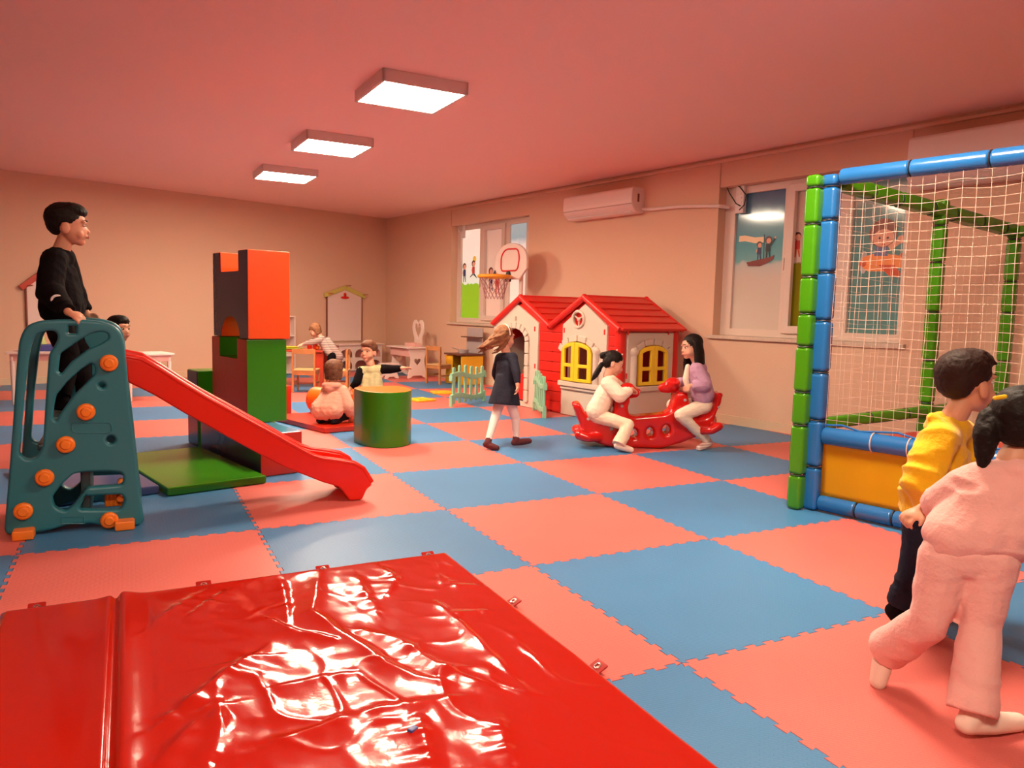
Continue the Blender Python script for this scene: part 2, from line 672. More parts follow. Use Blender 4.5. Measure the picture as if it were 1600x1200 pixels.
def picture(name, shapes, fr, parent, em=0.0):
    """flat printed figure on the film: (colour, loop) back to front; one mesh"""
    bm = bmesh.new()
    names = []
    for i, (cn, lp) in enumerate(shapes):
        if cn not in names:
            names.append(cn)
        vs = [bm.verts.new(fr @ V((p[0], p[1], 0.0012 + 0.0004 * i))) for p in lp]
        f = bm.faces.new(vs)
        f.material_index = names.index(cn)
    n = V((fr[0][2], fr[1][2], fr[2][2]))
    for f in bm.faces:
        f.normal_update()
        if f.normal.dot(n) < 0:
            f.normal_flip()
    me = bpy.data.meshes.new(name)
    bm.to_mesh(me)
    bm.free()
    return link(name, me, [pm(c, COLS[c], em) for c in names], parent, smooth=False)


def kid_shapes(x, y, h, top='red', low='dark', jump=False, armup=False):
    """a small printed child, feet at (x,y), height h"""
    s = h
    out = []
    if jump:
        out += [(low, [(x - .03 * s, y + .35 * s), (x - .30 * s, y + .18 * s), (x - .34 * s, y + .10 * s), (x - .05 * s, y + .24 * s)]),
                (low, [(x + .03 * s, y + .38 * s), (x + .28 * s, y + .16 * s), (x + .38 * s, y + .04 * s), (x - .02 * s, y + .25 * s)])]
    else:
        out += [(low, [(x - .10 * s, y), (x - .03 * s, y), (x - .01 * s, y + .4 * s), (x - .10 * s, y + .4 * s)]),
                (low, [(x + .10 * s, y), (x + .16 * s, y + .02 * s), (x + .09 * s, y + .4 * s), (x - .0 * s, y + .4 * s)])]
    out += [(top, [(x - .13 * s, y + .32 * s), (x + .13 * s, y + .32 * s), (x + .12 * s, y + .66 * s), (x - .12 * s, y + .66 * s)])]
    if armup:
        out += [(top, [(x + .08 * s, y + .62 * s), (x + .30 * s, y + .9 * s), (x + .36 * s, y + .86 * s), (x + .12 * s, y + .5 * s)]),
                ('skin', circ(x + .35 * s, y + .92 * s, .05 * s, 8))]
    else:
        out += [('skin', [(x - .2 * s, y + .45 * s), (x - .15 * s, y + .62 * s), (x - .1 * s, y + .6 * s), (x - .14 * s, y + .42 * s)])]
    out += [('hair', circ(x, y + .83 * s, .17 * s, 14)), ('skin', circ(x + .03 * s, y + .79 * s, .125 * s, 14))]
    return out


GAP = 0.15


def window(name, s0, s1, bays, em):
    """bays: (u-left, u-right, film material, sash?)"""
    root = bpy.data.objects.new(name, None)
    col.objects.link(root)
    root.location = C0 + E1 * ((s0 + s1) / 2) + E2 * GAP + Z * WB
    root['kind'] = 'structure'
    # outer frame and mullions
    fr = frame(C0 + E2 * GAP, E1, Z, -E2)
    loops = [[(s0, WB), (s1, WB), (s1, WT), (s0, WT)]]
    holes = []
    for (ul, ur, m, sash) in bays:
        a, b = ws(ul, 420, GAP)[0], ws(ur, 420, GAP)[0]
        holes.append((a, b, m, sash))
        loops.append([(a, WB + 0.075), (b, WB + 0.075), (b, WT - 0.075), (a, WT - 0.075)])
    plate('window_frame', loops, 0.07, fr, M_['upvc'], root, bevel=0.006)
    panes = []
    for (a, b, m, sash) in holes:
        z0, z1 = WB + 0.075, WT - 0.075
        if sash:
            e = 0.045
            plate('sash', [[(a - .03, z0 - .03), (b + .03, z0 - .03), (b + .03, z1 + .03), (a - .03, z1 + .03)],
                           [(a + e, z0 + e), (b - e, z0 + e), (b - e, z1 - e), (a + e, z1 - e)]], 0.05,
                  frame(C0 + E2 * (GAP - 0.045), E1, Z, -E2), M_['upvc'], root, bevel=0.008)
        mbp = MB(frame(C0 + E2 * (GAP + 0.0), E1, Z, -E2))
        mbp.box(((a + b) / 2, (z0 + z1) / 2, 0), (b - a, z1 - z0, 0.008))
        panes.append(mbp.build('pane', m, root, smooth=False))
    return root, panes, holes


hillA = (0.22, 0.46, 0.015)
skyA = [(0.0, hillA), (0.40, hillA), (0.405, (0.62, 0.72, 0.62)), (0.55, (0.72, 0.74, 0.66)), (1.0, (0.95, 0.84, 0.72))]
mA1 = graded_film('hill', skyA, WB, WT, 0.55)
mA2 = graded_film('cloud', [(0, (0.80, 0.60, 0.50)), (0.6, (0.82, 0.66, 0.55)), (1, (0.80, 0.62, 0.52))], WB, WT, 0.18)
mA3 = graded_film('sky', [(0, (0.85, 0.72, 0.62)), (0.55, (0.85, 0.74, 0.66)), (0.75, (0.75, 0.74, 0.72)), (0.82, (0.30, 0.46, 0.52)), (1, (0.40, 0.55, 0.58))], WB, WT, 0.45)
w1, p1, h1 = window('window_1', sw[0][0], sw[0][1], [(723, 752, mA1, False), (759, 791, mA2, True), (798, 824, mA3, False)], 0.4)
mB1 = graded_film('boat_sky', [(0, (0.62, 0.56, 0.47)), (0.38, (0.64, 0.58, 0.50)), (0.48, (0.55, 0.60, 0.56)), (0.5, (0.20, 0.50, 0.52)), (0.62, (0.13, 0.42, 0.48)),
                               (0.80, (0.16, 0.40, 0.48)), (0.86, (0.10, 0.24, 0.36)), (1, (0.035, 0.11, 0.21))], WB, WT, 0.02)
mB2 = graded_film('meadow', [(0, (0.22, 0.20, 0.005)), (0.455, (0.22, 0.20, 0.005)), (0.465, (0.70, 0.55, 0.45)), (1, (0.66, 0.48, 0.40))], WB, WT, 0.02)
mB3 = graded_film('plane_sky', [(0, (0.12, 0.28, 0.27)), (0.5, (0.14, 0.32, 0.31)), (0.78, (0.20, 0.38, 0.36)), (0.86, (0.6, 0.62, 0.55)), (0.9, (0.14, 0.28, 0.30)), (1, (0.10, 0.24, 0.27))], WB, WT, 0.02)
w2, p2, h2 = window('window_2', sw[1][0], sw[1][1], [(1148, 1224, mB1, False), (1236, 1298, mB2, True), (1330, 1411, mB3, False)], 0.02)
FPF = frame(C0 + E2 * (GAP - 0.0045), E1, Z, -E2)


def wp(u, v):
    s, z = ws(u, v, GAP)
    return s, z


# printed children by the first window
x, y = wp(740, 437)
picture('printed_child', kid_shapes(x, y, 0.30, 'red', 'dark', jump=True), FPF, p1[0], 0.2)
x, y = wp(726, 441)
picture('printed_child', kid_shapes(x, y, 0.30, 'navy', 'dark'), FPF, p1[0], 0.2)
x, y = wp(742, 405)
picture('printed_ball', [('yellow', circ(x, y, 0.05, 16))], FPF, p1[0], 0.3)
for (u, v, h, t) in ((767, 455, .36, 'navy'), (777, 461, .42, 'red')):
    x, y = wp(u, v)
    picture('printed_child', kid_shapes(x, y, h, t, t, armup=True), FPF, p1[1], 0.05)
# boat picture
sh = []
P = lambda u, v: wp(u, v)
boat = [P(1167, 410), P(1172, 409), P(1190, 405), P(1204, 402), P(1211, 398), P(1208, 406), P(1200, 411), P(1188, 416), P(1170, 416)]
sh.append(('cream', [P(1156, 369), P(1165, 368), P(1180, 371), P(1194, 370), P(1194, 379), P(1180, 380), P(1165, 377), P(1155, 378)]))
sh.append(('black', [P(1194.4, 366), P(1195.6, 366), P(1194.5, 405), P(1193, 405)]))
x, y = P(1186, 407)
sh += kid_shapes(x, y, .19, 'navy', 'navy')
x, y = P(1200, 404)
sh += kid_shapes(x, y, .22, 'black', 'black', armup=True)
sh.append(('boat', boat))
picture('printed_boat', sh, FPF, p2[0], 0.0)
x, y = P(1245, 402)
picture('printed_child', kid_shapes(x, y, .24, 'red', 'rust'), FPF, p2[1])
x, y = P(1265, 402)
picture('printed_child', kid_shapes(x, y, .26, 'orange', 'rust', armup=True), FPF, p2[1])
# child in an aeroplane behind the net
cx, cy = P(1378, 410)
k = 0.0052
Q = lambda du, dv: P(1378 + du, 410 + dv)
sh = [('grey', circ(*Q(-28, 0), .035, 20, .10)),
      ('rust', [Q(22, -8), Q(42, -22), Q(44, -4), Q(34, 6)]),
      ('orange', [Q(-30, -8), Q(-10, -14), Q(20, -12), Q(40, -6), Q(30, 8), Q(10, 14), Q(-22, 14), Q(-30, 8)]),
      ('rust', circ(*Q(-29, 2), .03, 12)),
      ('rust', [Q(-5, 4), Q(20, 4), Q(30, 18), Q(26, 24), Q(10, 20)]),
      ('blueg', [Q(-12, -10), Q(10, -10), Q(8, -28), Q(-8, -28)]),
      ('skin', [Q(10, -26), Q(28, -38), Q(30, -30), Q(14, -18)]), ('skin', circ(*Q(31, -36), .035, 12)),
      ('brown', circ(*Q(3, -46), .125, 22)), ('skin', circ(*Q(3, -38), .095, 20, .075)),
      ('dark', circ(*Q(-3, -38), .012, 8)), ('dark', circ(*Q(10, -38), .012, 8)), ('rust', circ(*Q(4, -28), .02, 8, .008))]
picture('printed_aviator', sh, FPF, p2[2])


def handle(u, v, root, off):
    s, z = ws(u, v, off)
    mb = MB(frame(C0 + E2 * off, E1, Z, -E2))
    mb.box((s, z + .03, .012), (.03, .07, .02), bevel=.006)
    mb.box((s, z - .03, .03), (.018, .12, .014), bevel=.005)
    mb.build('window_handle', M_['upvc'], root)


handle(752, 440, w1, GAP - .035)
handle(1227, 408, w2, GAP - .035)
# stone sills
for (a, b), nm, root in ((sw[0], 1, w1), (sw[1], 2, w2)):
    mb = MB(RF)
    mb.box(((a + b) / 2, 0.055, WB - 0.018), (b - a + 0.10, 0.19, 0.036), bevel=0.005)
    mb.build('window_sill', M_['sill'], root)

# ------------------------------------------------------------------ ceiling lights
def light_panel(x, y, label, rz=0.03):
    t = empty('ceiling_light', (x, y, H), label, 'ceiling light', 'square ceiling lights', rz)
    mb = MB(Matrix.Translation(V((x, y, H))) @ Matrix.Rotation(rz, 4, 'Z'))
    for sx, sy, cx, cy in ((.64, .022, 0, .309), (.64, .022, 0, -.309), (.022, .64, .309, 0), (.022, .64, -.309, 0)):
        mb.box((cx, cy, -0.042), (sx, sy, 0.084), bevel=0.003)
    mb.build('housing', M_['lampbody'], t)
    mb = MB(Matrix.Translation(V((x, y, H))) @ Matrix.Rotation(rz, 4, 'Z'))
    mb.box((0, 0, -0.045), (.60, .60, 0.075), bevel=0.012)
    mb.build('diffuser', M_['diff'], t)


for x, y, l in ((.335, 2.64, 'large bright square ceiling light, the one with the widest glow nearest the slide and cage'),
                (.265, 4.74, 'square ceiling light, middle one of the lit row of three'),
                (.185, 6.74, 'smallest looking square ceiling light, nearest the far wall'),
                (1.05, -0.45, 'square ceiling light just outside the top of the frame'),
                (-1.6, -2.9, 'square ceiling light behind the photographer')):
    light_panel(x, y, l)

# ------------------------------------------------------------------ puzzle mats
random.seed(3)
GAPS = 0.9972
NT, DEP = 12, 0.017


def edge_pts(n=NT):
    """interlocking edge from 0 to 1 along x, offsets in y"""
    pts = [(0.0, 0.0)]
    p = 1.0 / n
    for i in range(n):
        a = (i + 0.5) * p
        s = 1
        w = p * 0.25
        pts += [(a - w * 0.85, -DEP / 2 * s), (a - w * 1.1, DEP / 2 * s), (a + w * 1.1, DEP / 2 * s), (a + w * 0.85, -DEP / 2 * s)]
    pts.append((1.0, 0.0))
    # drop the tiny diagonal at both ends
    return pts


EP = edge_pts()


def tile_loop(i, j):
    lo = [(i + x, j + y) for x, y in EP]                       # bottom edge, left to right
    ri = [(i + 1 + y, j + x) for x, y in EP]
    to = [(i + 1 - x, j + 1 + y2) for x, y2 in [(1 - a, b) for a, b in reversed(EP)]]
    le = [(i + y2, j + x) for x, y2 in reversed(EP)]
    out = []
    for seg in (lo, ri, to, le):
        out += seg[:-1]
    cx, cy = i + .5, j + .5
    return [(cx + (x - cx) * GAPS, cy + (y - cy) * GAPS) for x, y in out]


TL = {  # labels of the mats one can tell apart
    (0, -1): 'big blue foam mat mid floor, between the red vinyl mat and the cage',
    (0, 0): 'coral foam mat behind the big blue one, in the middle of the open floor',
    (-1, 0): 'pale blue foam mat touching the far corner of the shiny red vinyl mat',
    (-1, 1): 'coral foam mat under the foot of the red slide',
    (0, 1): 'blue foam mat in the open floor just right of the slide foot',
    (0, 2): 'coral foam mat with the curved green block standing at its back edge',
    (1, 1): 'coral foam mat in front of the running girl, left of the rocker',
    (1, 0): 'blue foam mat reaching the bottom left corner of the padded cage',
    (1, -1): 'coral foam mat in front of the yellow cage panel',
    (0, -2): 'coral foam mat the girl in pink is running over',
    (-1, -1): 'coral foam mat half covered by the right edge of the red vinyl mat',
    (-1, -2): 'blue foam mat at the bottom edge, beside the right side of the red vinyl mat',
    (-2, 1): 'blue foam mat under the teal climber and its orange feet',
    (-2, 0): 'coral foam mat between the teal climber and the red vinyl mat',
    (1, 2): 'blue foam mat under the feet of the running girl',
    (2, 2): 'coral foam mat under the far half of the red rocker',
    (2, 1): 'blue foam mat in front of the socked foot of the girl on the rocker',
    (2, 0): 'coral foam mat half hidden by the green cage post',
    (3, 1): 'coral foam mat between the rocker and the green cage post',
    (3, 2): 'blue foam mat in the angle of the skirting right of the rocker',
    (1, -2): 'blue foam mat at the right edge behind the girl in pink',
    (1, 3): 'coral foam mat behind the running girl, in front of the playhouse door',
    (2, 3): 'blue foam mat in front of the playhouse gable with the shutters',
    (0, 3): 'blue foam mat behind the curved green block',
    (1, 4): 'blue foam mat in front of the mint picket fence',
    (-1, 2): 'blue foam mat beside the base of the soft block tower',
    (-2, 2): 'coral foam mat under the green folding mat',
    (-3, 1): 'coral foam mat at the left edge behind the climber foot',
}
ORD = 'first second third fourth fifth sixth seventh eighth ninth tenth eleventh twelfth thirteenth fourteenth fifteenth'.split()
rows = {}
mats_ = []
for i in range(-6, 5):
    for j in range(-4, 11):
        cx, cy = i + .5, j + .5
        # inside the room?
        corners = [V((i + a, j + b, 0)) for a in (0, 1) for b in (0, 1)]
        if all((c - C0).dot(E2) > -0.1 for c in corners) or all((c - C0).dot(FN) > -0.1 for c in corners):
            continue
        isblue = (i + j) % 2 != 0
        bm = bmesh.new()
        lp = tile_loop(i, j)
        vs = [bm.verts.new((x, y, 0.0)) for x, y in lp]
        f = bm.faces.new(vs)
        r = bmesh.ops.extrude_face_region(bm, geom=[f])
        for v in r['geom']:
            if isinstance(v, bmesh.types.BMVert):
                v.co.z = -0.018
        cut = 0
        for n in (E2, FN):
            if any((v.co - C0).dot(n) > -0.02 for v in bm.verts):
                q = bmesh.ops.bisect_plane(bm, geom=bm.verts[:] + bm.edges[:] + bm.faces[:], plane_co=C0 - n * 0.02, plane_no=n, clear_outer=True)
                ed = [e for e in q['geom_cut'] if isinstance(e, bmesh.types.BMEdge)]
                if ed:
                    bmesh.ops.edgenet_fill(bm, edges=ed)
        bmesh.ops.recalc_face_normals(bm, faces=bm.faces[:])
        if not bm.faces:
            bm.free()
            continue
        for v in bm.verts:
            v.co -= V((cx, cy, 0))
        me = bpy.data.meshes.new('floor_mat')
        bm.to_mesh(me)
        bm.free()
        o = link('foam_floor_mat', me, M_['blue' if isblue else 'pink'], smooth=False)
        o.location = (cx, cy, 0)
        cn = 'blue' if isblue else 'coral'
        mats_.append((i, j, o, cn))
        rows.setdefault(j, []).append(i)
top_row = max(rows)
for i, j, o, cn in mats_:
    if (i, j) in TL:
        tag(o, TL[(i, j)], 'floor mat', cn + ' foam puzzle mats')
    else:
        tag(o, '%s foam mat, %s from the window wall in the %s row from the far wall' % (cn, ORD[max(rows[j]) - i], ORD[top_row - j]), 'floor mat', cn + ' foam puzzle mats')
# ------------------------------------------------------------------ red vinyl mat with folds
MX0, MX1, MY0, MY1, MT = -1.97, -0.30, -2.6, 0.235, 0.038
RID = [
    ([(260, 1125), (285, 1108), (310, 1090), (350, 1060), (385, 1032), (412, 1027)], .030, .020),
    ([(250, 1195), (300, 1140), (325, 1110), (345, 1105), (345, 1140), (335, 1180)], .032, .017),
    ([(500, 897), (495, 930), (490, 960), (525, 985), (565, 1010), (605, 1040), (650, 1060), (720, 1072)], .026, .015),
    ([(565, 987), (625, 1000), (675, 1035), (715, 1055), (760, 1070)], .024, .014),
    ([(425, 970), (455, 987), (500, 995), (530, 1002), (540, 990)], .020, .013),
    ([(440, 910), (447, 940), (452, 980)], .022, .010),
    ([(425, 1075), (500, 1060), (575, 1050), (650, 1045)], .020, .008),
    ([(435, 1160), (500, 1140), (575, 1115), (665, 1100), (720, 1090)], .028, .013),
    ([(655, 1120), (665, 1160), (675, 1200)], .022, .012),
    ([(780, 1120), (790, 1160), (800, 1190)], .022, .011),
    ([(300, 960), (350, 925)], .022, .008), ([(245, 972), (305, 930)], .022, .008),
    ([(600, 890), (620, 905), (605, 930)], .018, .009), ([(690, 900), (710, 915), (740, 915)], .018, .007),
    ([(680, 940), (730, 985), (775, 1030), (825, 1080)], .012, .008),
    ([(560, 905), (575, 935), (590, 955)], .022, .008), ([(700, 960), (760, 955)], .02, .006),
]
segsR = []
for pts, wd, hh in RID:
    ps = [F(u, v, MT) for u, v in pts]
    tot = sum((b - a).length for a, b in zip(ps, ps[1:])) + .08
    acc = .04
    for a, b in zip(ps, ps[1:]):
        L_ = (b - a).length
        segsR.append(((a.x, a.y), (b.x, b.y), wd, hh, acc / tot, (acc + L_) / tot))
        acc += L_


def ridge_h(x, y):
    """folds: steep on one side, long slope on the other, fading out at the ends"""
    h = 0.0
    for (ax, ay), (bx, by), wd, hh, ta, tb in segsR:
        if abs(x - (ax + bx) / 2) > abs(bx - ax) / 2 + .22 or abs(y - (ay + by) / 2) > abs(by - ay) / 2 + .22:
            continue
        dx, dy = bx - ax, by - ay
        t = max(0, min(1, ((x - ax) * dx + (y - ay) * dy) / (dx * dx + dy * dy + 1e-9)))
        ox, oy = x - ax - dx * t, y - ay - dy * t
        d = math.hypot(ox, oy)
        g = ta + (tb - ta) * t
        amp = hh * 1.25 * math.sin(math.pi * min(1, max(0, g))) ** .45 * (0.8 + 0.5 * noise.noise(V((g * 9, hh * 900, 0))))
        if amp <= 0:
            continue
        w = (.055 if (ox * dy - oy * dx) > 0 else .016) * (wd / .024)
        e = .005
        h = max(h, amp * math.exp(-(math.sqrt(d * d + e * e) - e) / w))
    return h


def mat_h(x, y):
    e = min(x - MX0, MX1 - x, MY1 - y)
    edge = min(1.0, max(0.0, e / 0.03)) ** 0.5
    calm = 1.0 if x > -1.5 else 0.15
    p = V((x, y, 0))
    n = noise.noise(p * 2.2) * 0.0060 + noise.noise(p * 6.5 + V((3, 1, 0))) * 0.0020 + (1 - abs(noise.noise(V((x * 9 + y * 5, y * 7 - x * 3, 2)))) * 2.4) * 0.0010
    n += noise.noise(V((x * 26, y * 14, 5))) * 0.0006
    cr = max(0, 1 - abs(noise.noise(V((x * 5.2 + y * 2.0, y * 3.1 - x * 1.2, 7)))) * 7)
    n += cr ** 2 * 0.0035 * min(1, max(0, noise.noise(V((x * 1.7, y * 1.7, 3))) * 2 + .5))
    seam = -0.022 * math.exp(-((x + 1.61) / 0.012) ** 2) + 0.016 * math.exp(-((x + 1.59) / 0.05) ** 2)
    return (MT - 0.006) * edge + 0.006 + (n * calm + ridge_h(x, y)) * min(1, e / 0.06 if e > 0 else 0) + seam * edge


mroot = empty('vinyl_gym_mat', ((MX0 + MX1) / 2, (MY0 + MY1) / 2, 0),
              'large shiny red vinyl gym mat with wrinkled folds and eyelet tabs on the floor', 'gym mat')
bm = bmesh.new()
nx, ny = 230, 330
ys = [MY1 - (MY1 - MY0) * (k / ny) ** 1.0 for k in range(ny + 1)]
grid = []
for i in range(nx + 1):
    x = MX0 + (MX1 - MX0) * i / nx
    rowv = []
    for y in ys:
        rowv.append(bm.verts.new((x, y, mat_h(x, y))))
    grid.append(rowv)
for i in range(nx):
    for j in range(ny):
        bm.faces.new((grid[i][j], grid[i][j + 1], grid[i + 1][j + 1], grid[i + 1][j]))
# side skirt
rim = [grid[i][0] for i in range(nx + 1)] + [grid[nx][j] for j in range(1, ny + 1)] + [grid[i][ny] for i in range(nx - 1, -1, -1)] + [grid[0][j] for j in range(ny - 1, 0, -1)]
low = [bm.verts.new((v.co.x, v.co.y, 0.0005)) for v in rim]
for k in range(len(rim)):
    bm.faces.new((rim[k], rim[(k + 1) % len(rim)], low[(k + 1) % len(rim)], low[k]))
bmesh.ops.recalc_face_normals(bm, faces=bm.faces[:])
me = bpy.data.meshes.new('cover')
bm.to_mesh(me)
bm.free()
link('cover', me, M_['vinyl'], mroot)
for (x, y, ax) in ((-1.86, MY1, 0), (-1.31, MY1, 0), (-0.85, MY1, 0), (-0.385, MY1, 0), (MX1, -.37, 1), (MX1, -.94, 1), (MX1, -1.6, 1), (MX0, .16, 2)):
    d = {0: V((0, 1, 0)), 1: V((1, 0, 0)), 2: V((-1, 0, 0))}[ax]
    sd = V((d.y, -d.x, 0))
    c = V((x, y, 0)) + d * 0.018
    fr = frame(c + Z * 0.016, sd, (d * 0.9 + Z * 0.45).normalized())
    tb = plate('tab', [round_loop([(-.028, -.03), (.028, -.03), (.028, .025), (-.028, .025)], .006), circ(0, 0.002, .008, 12)], 0.005, fr, M_['vinyl2'], mroot, bevel=.0015)
    mb = MB(fr)
    mb.tube([V((.010 * math.cos(t), 0.002 + .010 * math.sin(t), .003)) for t in [2 * math.pi * k / 14 for k in range(14)]], .003, n=6, closed=True)
    mb.build('eyelet', M_['metal'], tb)
# small blue cube lying on it
p = F(645, 1141, MT + .012)
mb = MB(Matrix.Translation(p) @ Matrix.Rotation(.5, 4, 'Z'))
mb.box((0, 0, 0), (.026, .018, .014), bevel=.003)
tag(mb.build('toy_brick', mat('blue_brick', (.05, .07, .25), .4)), 'tiny dark blue plastic toy piece lying on the red vinyl mat', 'toy')

# ------------------------------------------------------------------ teal climber with red slide
YN = 1.275
sl = empty('slide_climber', (-1.75, 1.52, 0), 'teal plastic climbing frame with orange knobs and a long red slide', 'slide')


def sx(u, v, y=YN):
    p = PL(u, v, (0, y, 0), (0, 1, 0))
    return (p.x, p.z)


outer = [(6, 828), (9.5, 835), (19, 837), (51, 833), (79, 829), (104, 821), (142, 818), (158, 822), (209, 823.7), (222, 819), (225, 810), (218.6, 765), (210.6, 686),
         (202.7, 622.5), (197.4, 565), (194, 535), (188, 517), (177, 508), (158, 502), (136, 499.6), (95, 499), (63, 500.6), (44, 507), (35, 518), (29, 534), (25, 575), (19, 670), (12.7, 749)]
holes = [
    ([(49, 537), (54, 524), (70, 517), (86, 517), (91, 526), (87, 537), (76, 553), (71, 622), (66.5, 698), (57, 716), (41, 719), (30, 711), (36, 630), (44, 560)], .02),
    ([(106, 509), (119, 509), (119, 521), (106, 521)], .006),
    ([(93.5, 553), (123.5, 532), (142.5, 521), (158, 518), (168, 521), (169.5, 529), (158, 537), (136, 546.5), (111, 565.5), (95, 584.5), (90, 581), (92, 565)], .01),
    ([(87, 619), (104.5, 597), (127, 577), (142.5, 567), (148, 572), (148, 584.5), (136, 597), (114, 619), (95, 645), (87, 659), (82, 654), (84, 635)], .01),
    ([(81, 778), (95, 758.7), (114, 741), (133, 738), (171, 737), (190, 739), (193, 746), (191, 758), (136, 762), (114, 790), (101, 800), (85.5, 793.6)], .015),
    ([(123.5, 797), (133, 776), (190, 773), (195, 781), (190, 793.6), (184, 797)], .012),
]
z0fix = min(sx(u, v)[1] for u, v in outer)
loops = [round_loop([sx(u, v) for u, v in outer], .02, 3)] + [round_loop([sx(u, v) for u, v in h], r, 3) for h, r in holes]
loops = [[(a, max(0.002, b)) for a, b in lp] for lp in loops]
for du, dv, r in ((159, 602, .014), (173, 687.5, .02)):
    c = sx(du, dv)
    loops.append(circ(c[0], c[1], r, 16))
pans = []
for y, nm, lps in ((YN + .028, 'side_panel', loops), (YN + .50, 'side_panel', [loops[0], loops[1], loops[5], loops[6]])):
    pans.append(plate(nm, lps, .056, frame((0, y, 0), (1, 0, 0), (0, 0, 1), (0, -1, 0)), M_['teal'], sl, bevel=.014, res=3))
# raised groove outlines on the near panel
mb = MB()
g = round_loop([sx(111, 660), sx(174, 660), sx(176, 676), sx(113, 676)], .02, 4)
mb.tube([(a, YN - .001, b) for a, b in g], .003, 6, closed=True)
mb.build('raised_outline', M_['teal'], pans[0])
mb = MB()
g = round_loop([sx(95, 808), sx(131, 807), sx(132, 818), sx(96, 818)], .004, 2)
mb.tube([(a, YN - .001, b) for a, b in g], .002, 6, closed=True)
mb.build('raised_outline', M_['teal'], pans[0])
for (u, v) in ((170.4, 567), (134.6, 643), (103, 694), (70, 745.5), (37, 797.7), (171, 812)):
    a, b = sx(u, v)
    mb = MB()
    mb.cyl((a, YN + .002, b), (a, YN - .028, b), .041, .039, n=28, bevel=.011)
    mb.cyl((a, YN - .024, b), (a, YN - .036, b), .026, .020, n=20, bevel=.004)
    mb.build('knob', M_['orange'], sl)
for (u, v) in ((36.5, 834), (195, 821)):
    a, b = sx(u, v, YN - .04)
    mb = MB()
    mb.box((a, YN - .03, .024), (.088, .075, .046), bevel=.010)
    mb.build('foot', M_['orange'], sl)
    mb = MB()
    mb.box((a, YN + .56, .024), (.088, .075, .046), bevel=.010)
    mb.build('foot', M_['orange'], sl)
# inner body: steps, platform, roller
xl, xr = sx(45, 700)[0], sx(205, 700)[0]
mb = MB()
for k, (x, z) in enumerate(((-2.00, .14), (-1.955, .28), (-1.91, .41), (-1.87, .52))):
    mb.box((x + .03, YN + .26, z), (.13, .43, .035), bevel=.012)
mb.build('step', mat('dark_teal_plastic', (.012, .05, .06), .4), sl)
mb = MB()
mb.box((-1.74, YN + .26, .535), (.30, .43, .04), bevel=.012)
mb.box((-1.75, YN + .26, .30), (.04, .43, .5), bevel=.01)
mb.build('platform', mat('dark_teal_board', (.012, .05, .06), .4), sl)
a, b = sx(177, 784)
mb = MB()
for k in range(4):
    mb.cyl((a - .027 + k * .018, YN + .10, b - .045), (a - .027 + k * .018, YN + .10, b + .03), .013, n=12, bevel=.004)
mb.cyl((a + .03, YN + .05, b), (a + .03, YN + .48, b), .016, n=16)
mb.build('spring_coil', M_['orange'], sl)
# slide chute
Y0, Y1 = YN + .085, YN + .445
T = [(194, 557), (222, 562), (250, 578), (285, 600), (320, 621), (355, 640), (390, 659), (425, 678), (460, 698), (488, 713), (505, 718), (530, 721), (554, 725), (568, 733), (581, 754)]
B = [(581, 759), (574, 764), (566, 784), (547, 784), (537, 770), (530, 761), (505, 754), (477, 743), (442, 729), (407, 711), (355, 683), (320, 663), (285, 644), (240, 617), (199, 597)]
Tm = [sx(u, v, Y0) for u, v in T]
Bm = [(a, max(b, .004)) for a, b in [sx(u, v, Y0) for u, v in B]]
wall_loop = round_loop(Tm + Bm, .012, 2)
chute = plate('slide_wall', [wall_loop], .036, frame((0, Y0 + .018, 0), (1, 0, 0), (0, 0, 1), (0, -1, 0)), M_['slide'], sl, bevel=.010, res=3)
plate('slide_wall', [wall_loop], .036, frame((0, Y1 - .018, 0), (1, 0, 0), (0, 0, 1), (0, -1, 0)), M_['slide'], sl, bevel=.010, res=3)
mb = MB()
for yy in (Y0 + .014, Y1 - .014):
    mb.tube([(a, yy, b) for a, b in Tm], .017, 10)
mb.build('slide_rim', M_['slide'], sl)
bm = bmesh.new()
bed = []
N = 40


def lerp_curve(c, x):
    for p, q in zip(c, c[1:]):
        if min(p[0], q[0]) <= x <= max(p[0], q[0]) and p[0] != q[0]:
            t = (x - p[0]) / (q[0] - p[0])
            return p[1] + (q[1] - p[1]) * t
    return c[-1][1] if x > c[-1][0] else c[0][1]


Bl = list(reversed([sx(u, v, Y0) for u, v in B[5:]])) + [sx(575, 758, Y0)]
mb = MB()
pts = []
for k in range(N + 1):
    x = Bl[0][0] + (Bl[-1][0] - Bl[0][0]) * k / N
    pts.append((x, lerp_curve(Bl, x)))
for (x0, z0), (x1, z1) in zip(pts, pts[1:]):
    d = V((x1 - x0, 0, z1 - z0))
    an = math.atan2(d.z, d.x)
    mb.box(((x0 + x1) / 2, (Y0 + Y1) / 2, (z0 + z1) / 2 + .035), (d.length + .004, Y1 - Y0 - .04, .02), rot=Matrix.Rotation(-an, 3, 'Y'))
mb.build('slide_bed', M_['slide'], sl)

# ------------------------------------------------------------------ soft blocks
PHI = math.radians(14)
EX, EY = V((math.cos(PHI), math.sin(PHI), 0)), V((-math.sin(PHI), math.cos(PHI), 0))


def face_mats(o, rules):
    """rules: (normal, material) - faces pointing that way take the material"""
    me = o.data
    for n, m in rules:
        me.materials.append(m)
        i = len(me.materials) - 1
        for p in me.polygons:
            if p.normal.dot(V(n)) > 0.72:
                p.material_index = i


def block(name, o, w, l, z0, z1, base, rules, label, cat='soft block', ex=EX, ey=EY, group=None, bev=.012):
    mb = MB(frame(o, ex, ey, Z))
    mb.box((w / 2, l / 2, (z0 + z1) / 2), (w, l, z1 - z0), bevel=bev)
    ob = mb.build(name, base)
    face_mats(ob, rules)
    return tag(ob, label, cat, group)


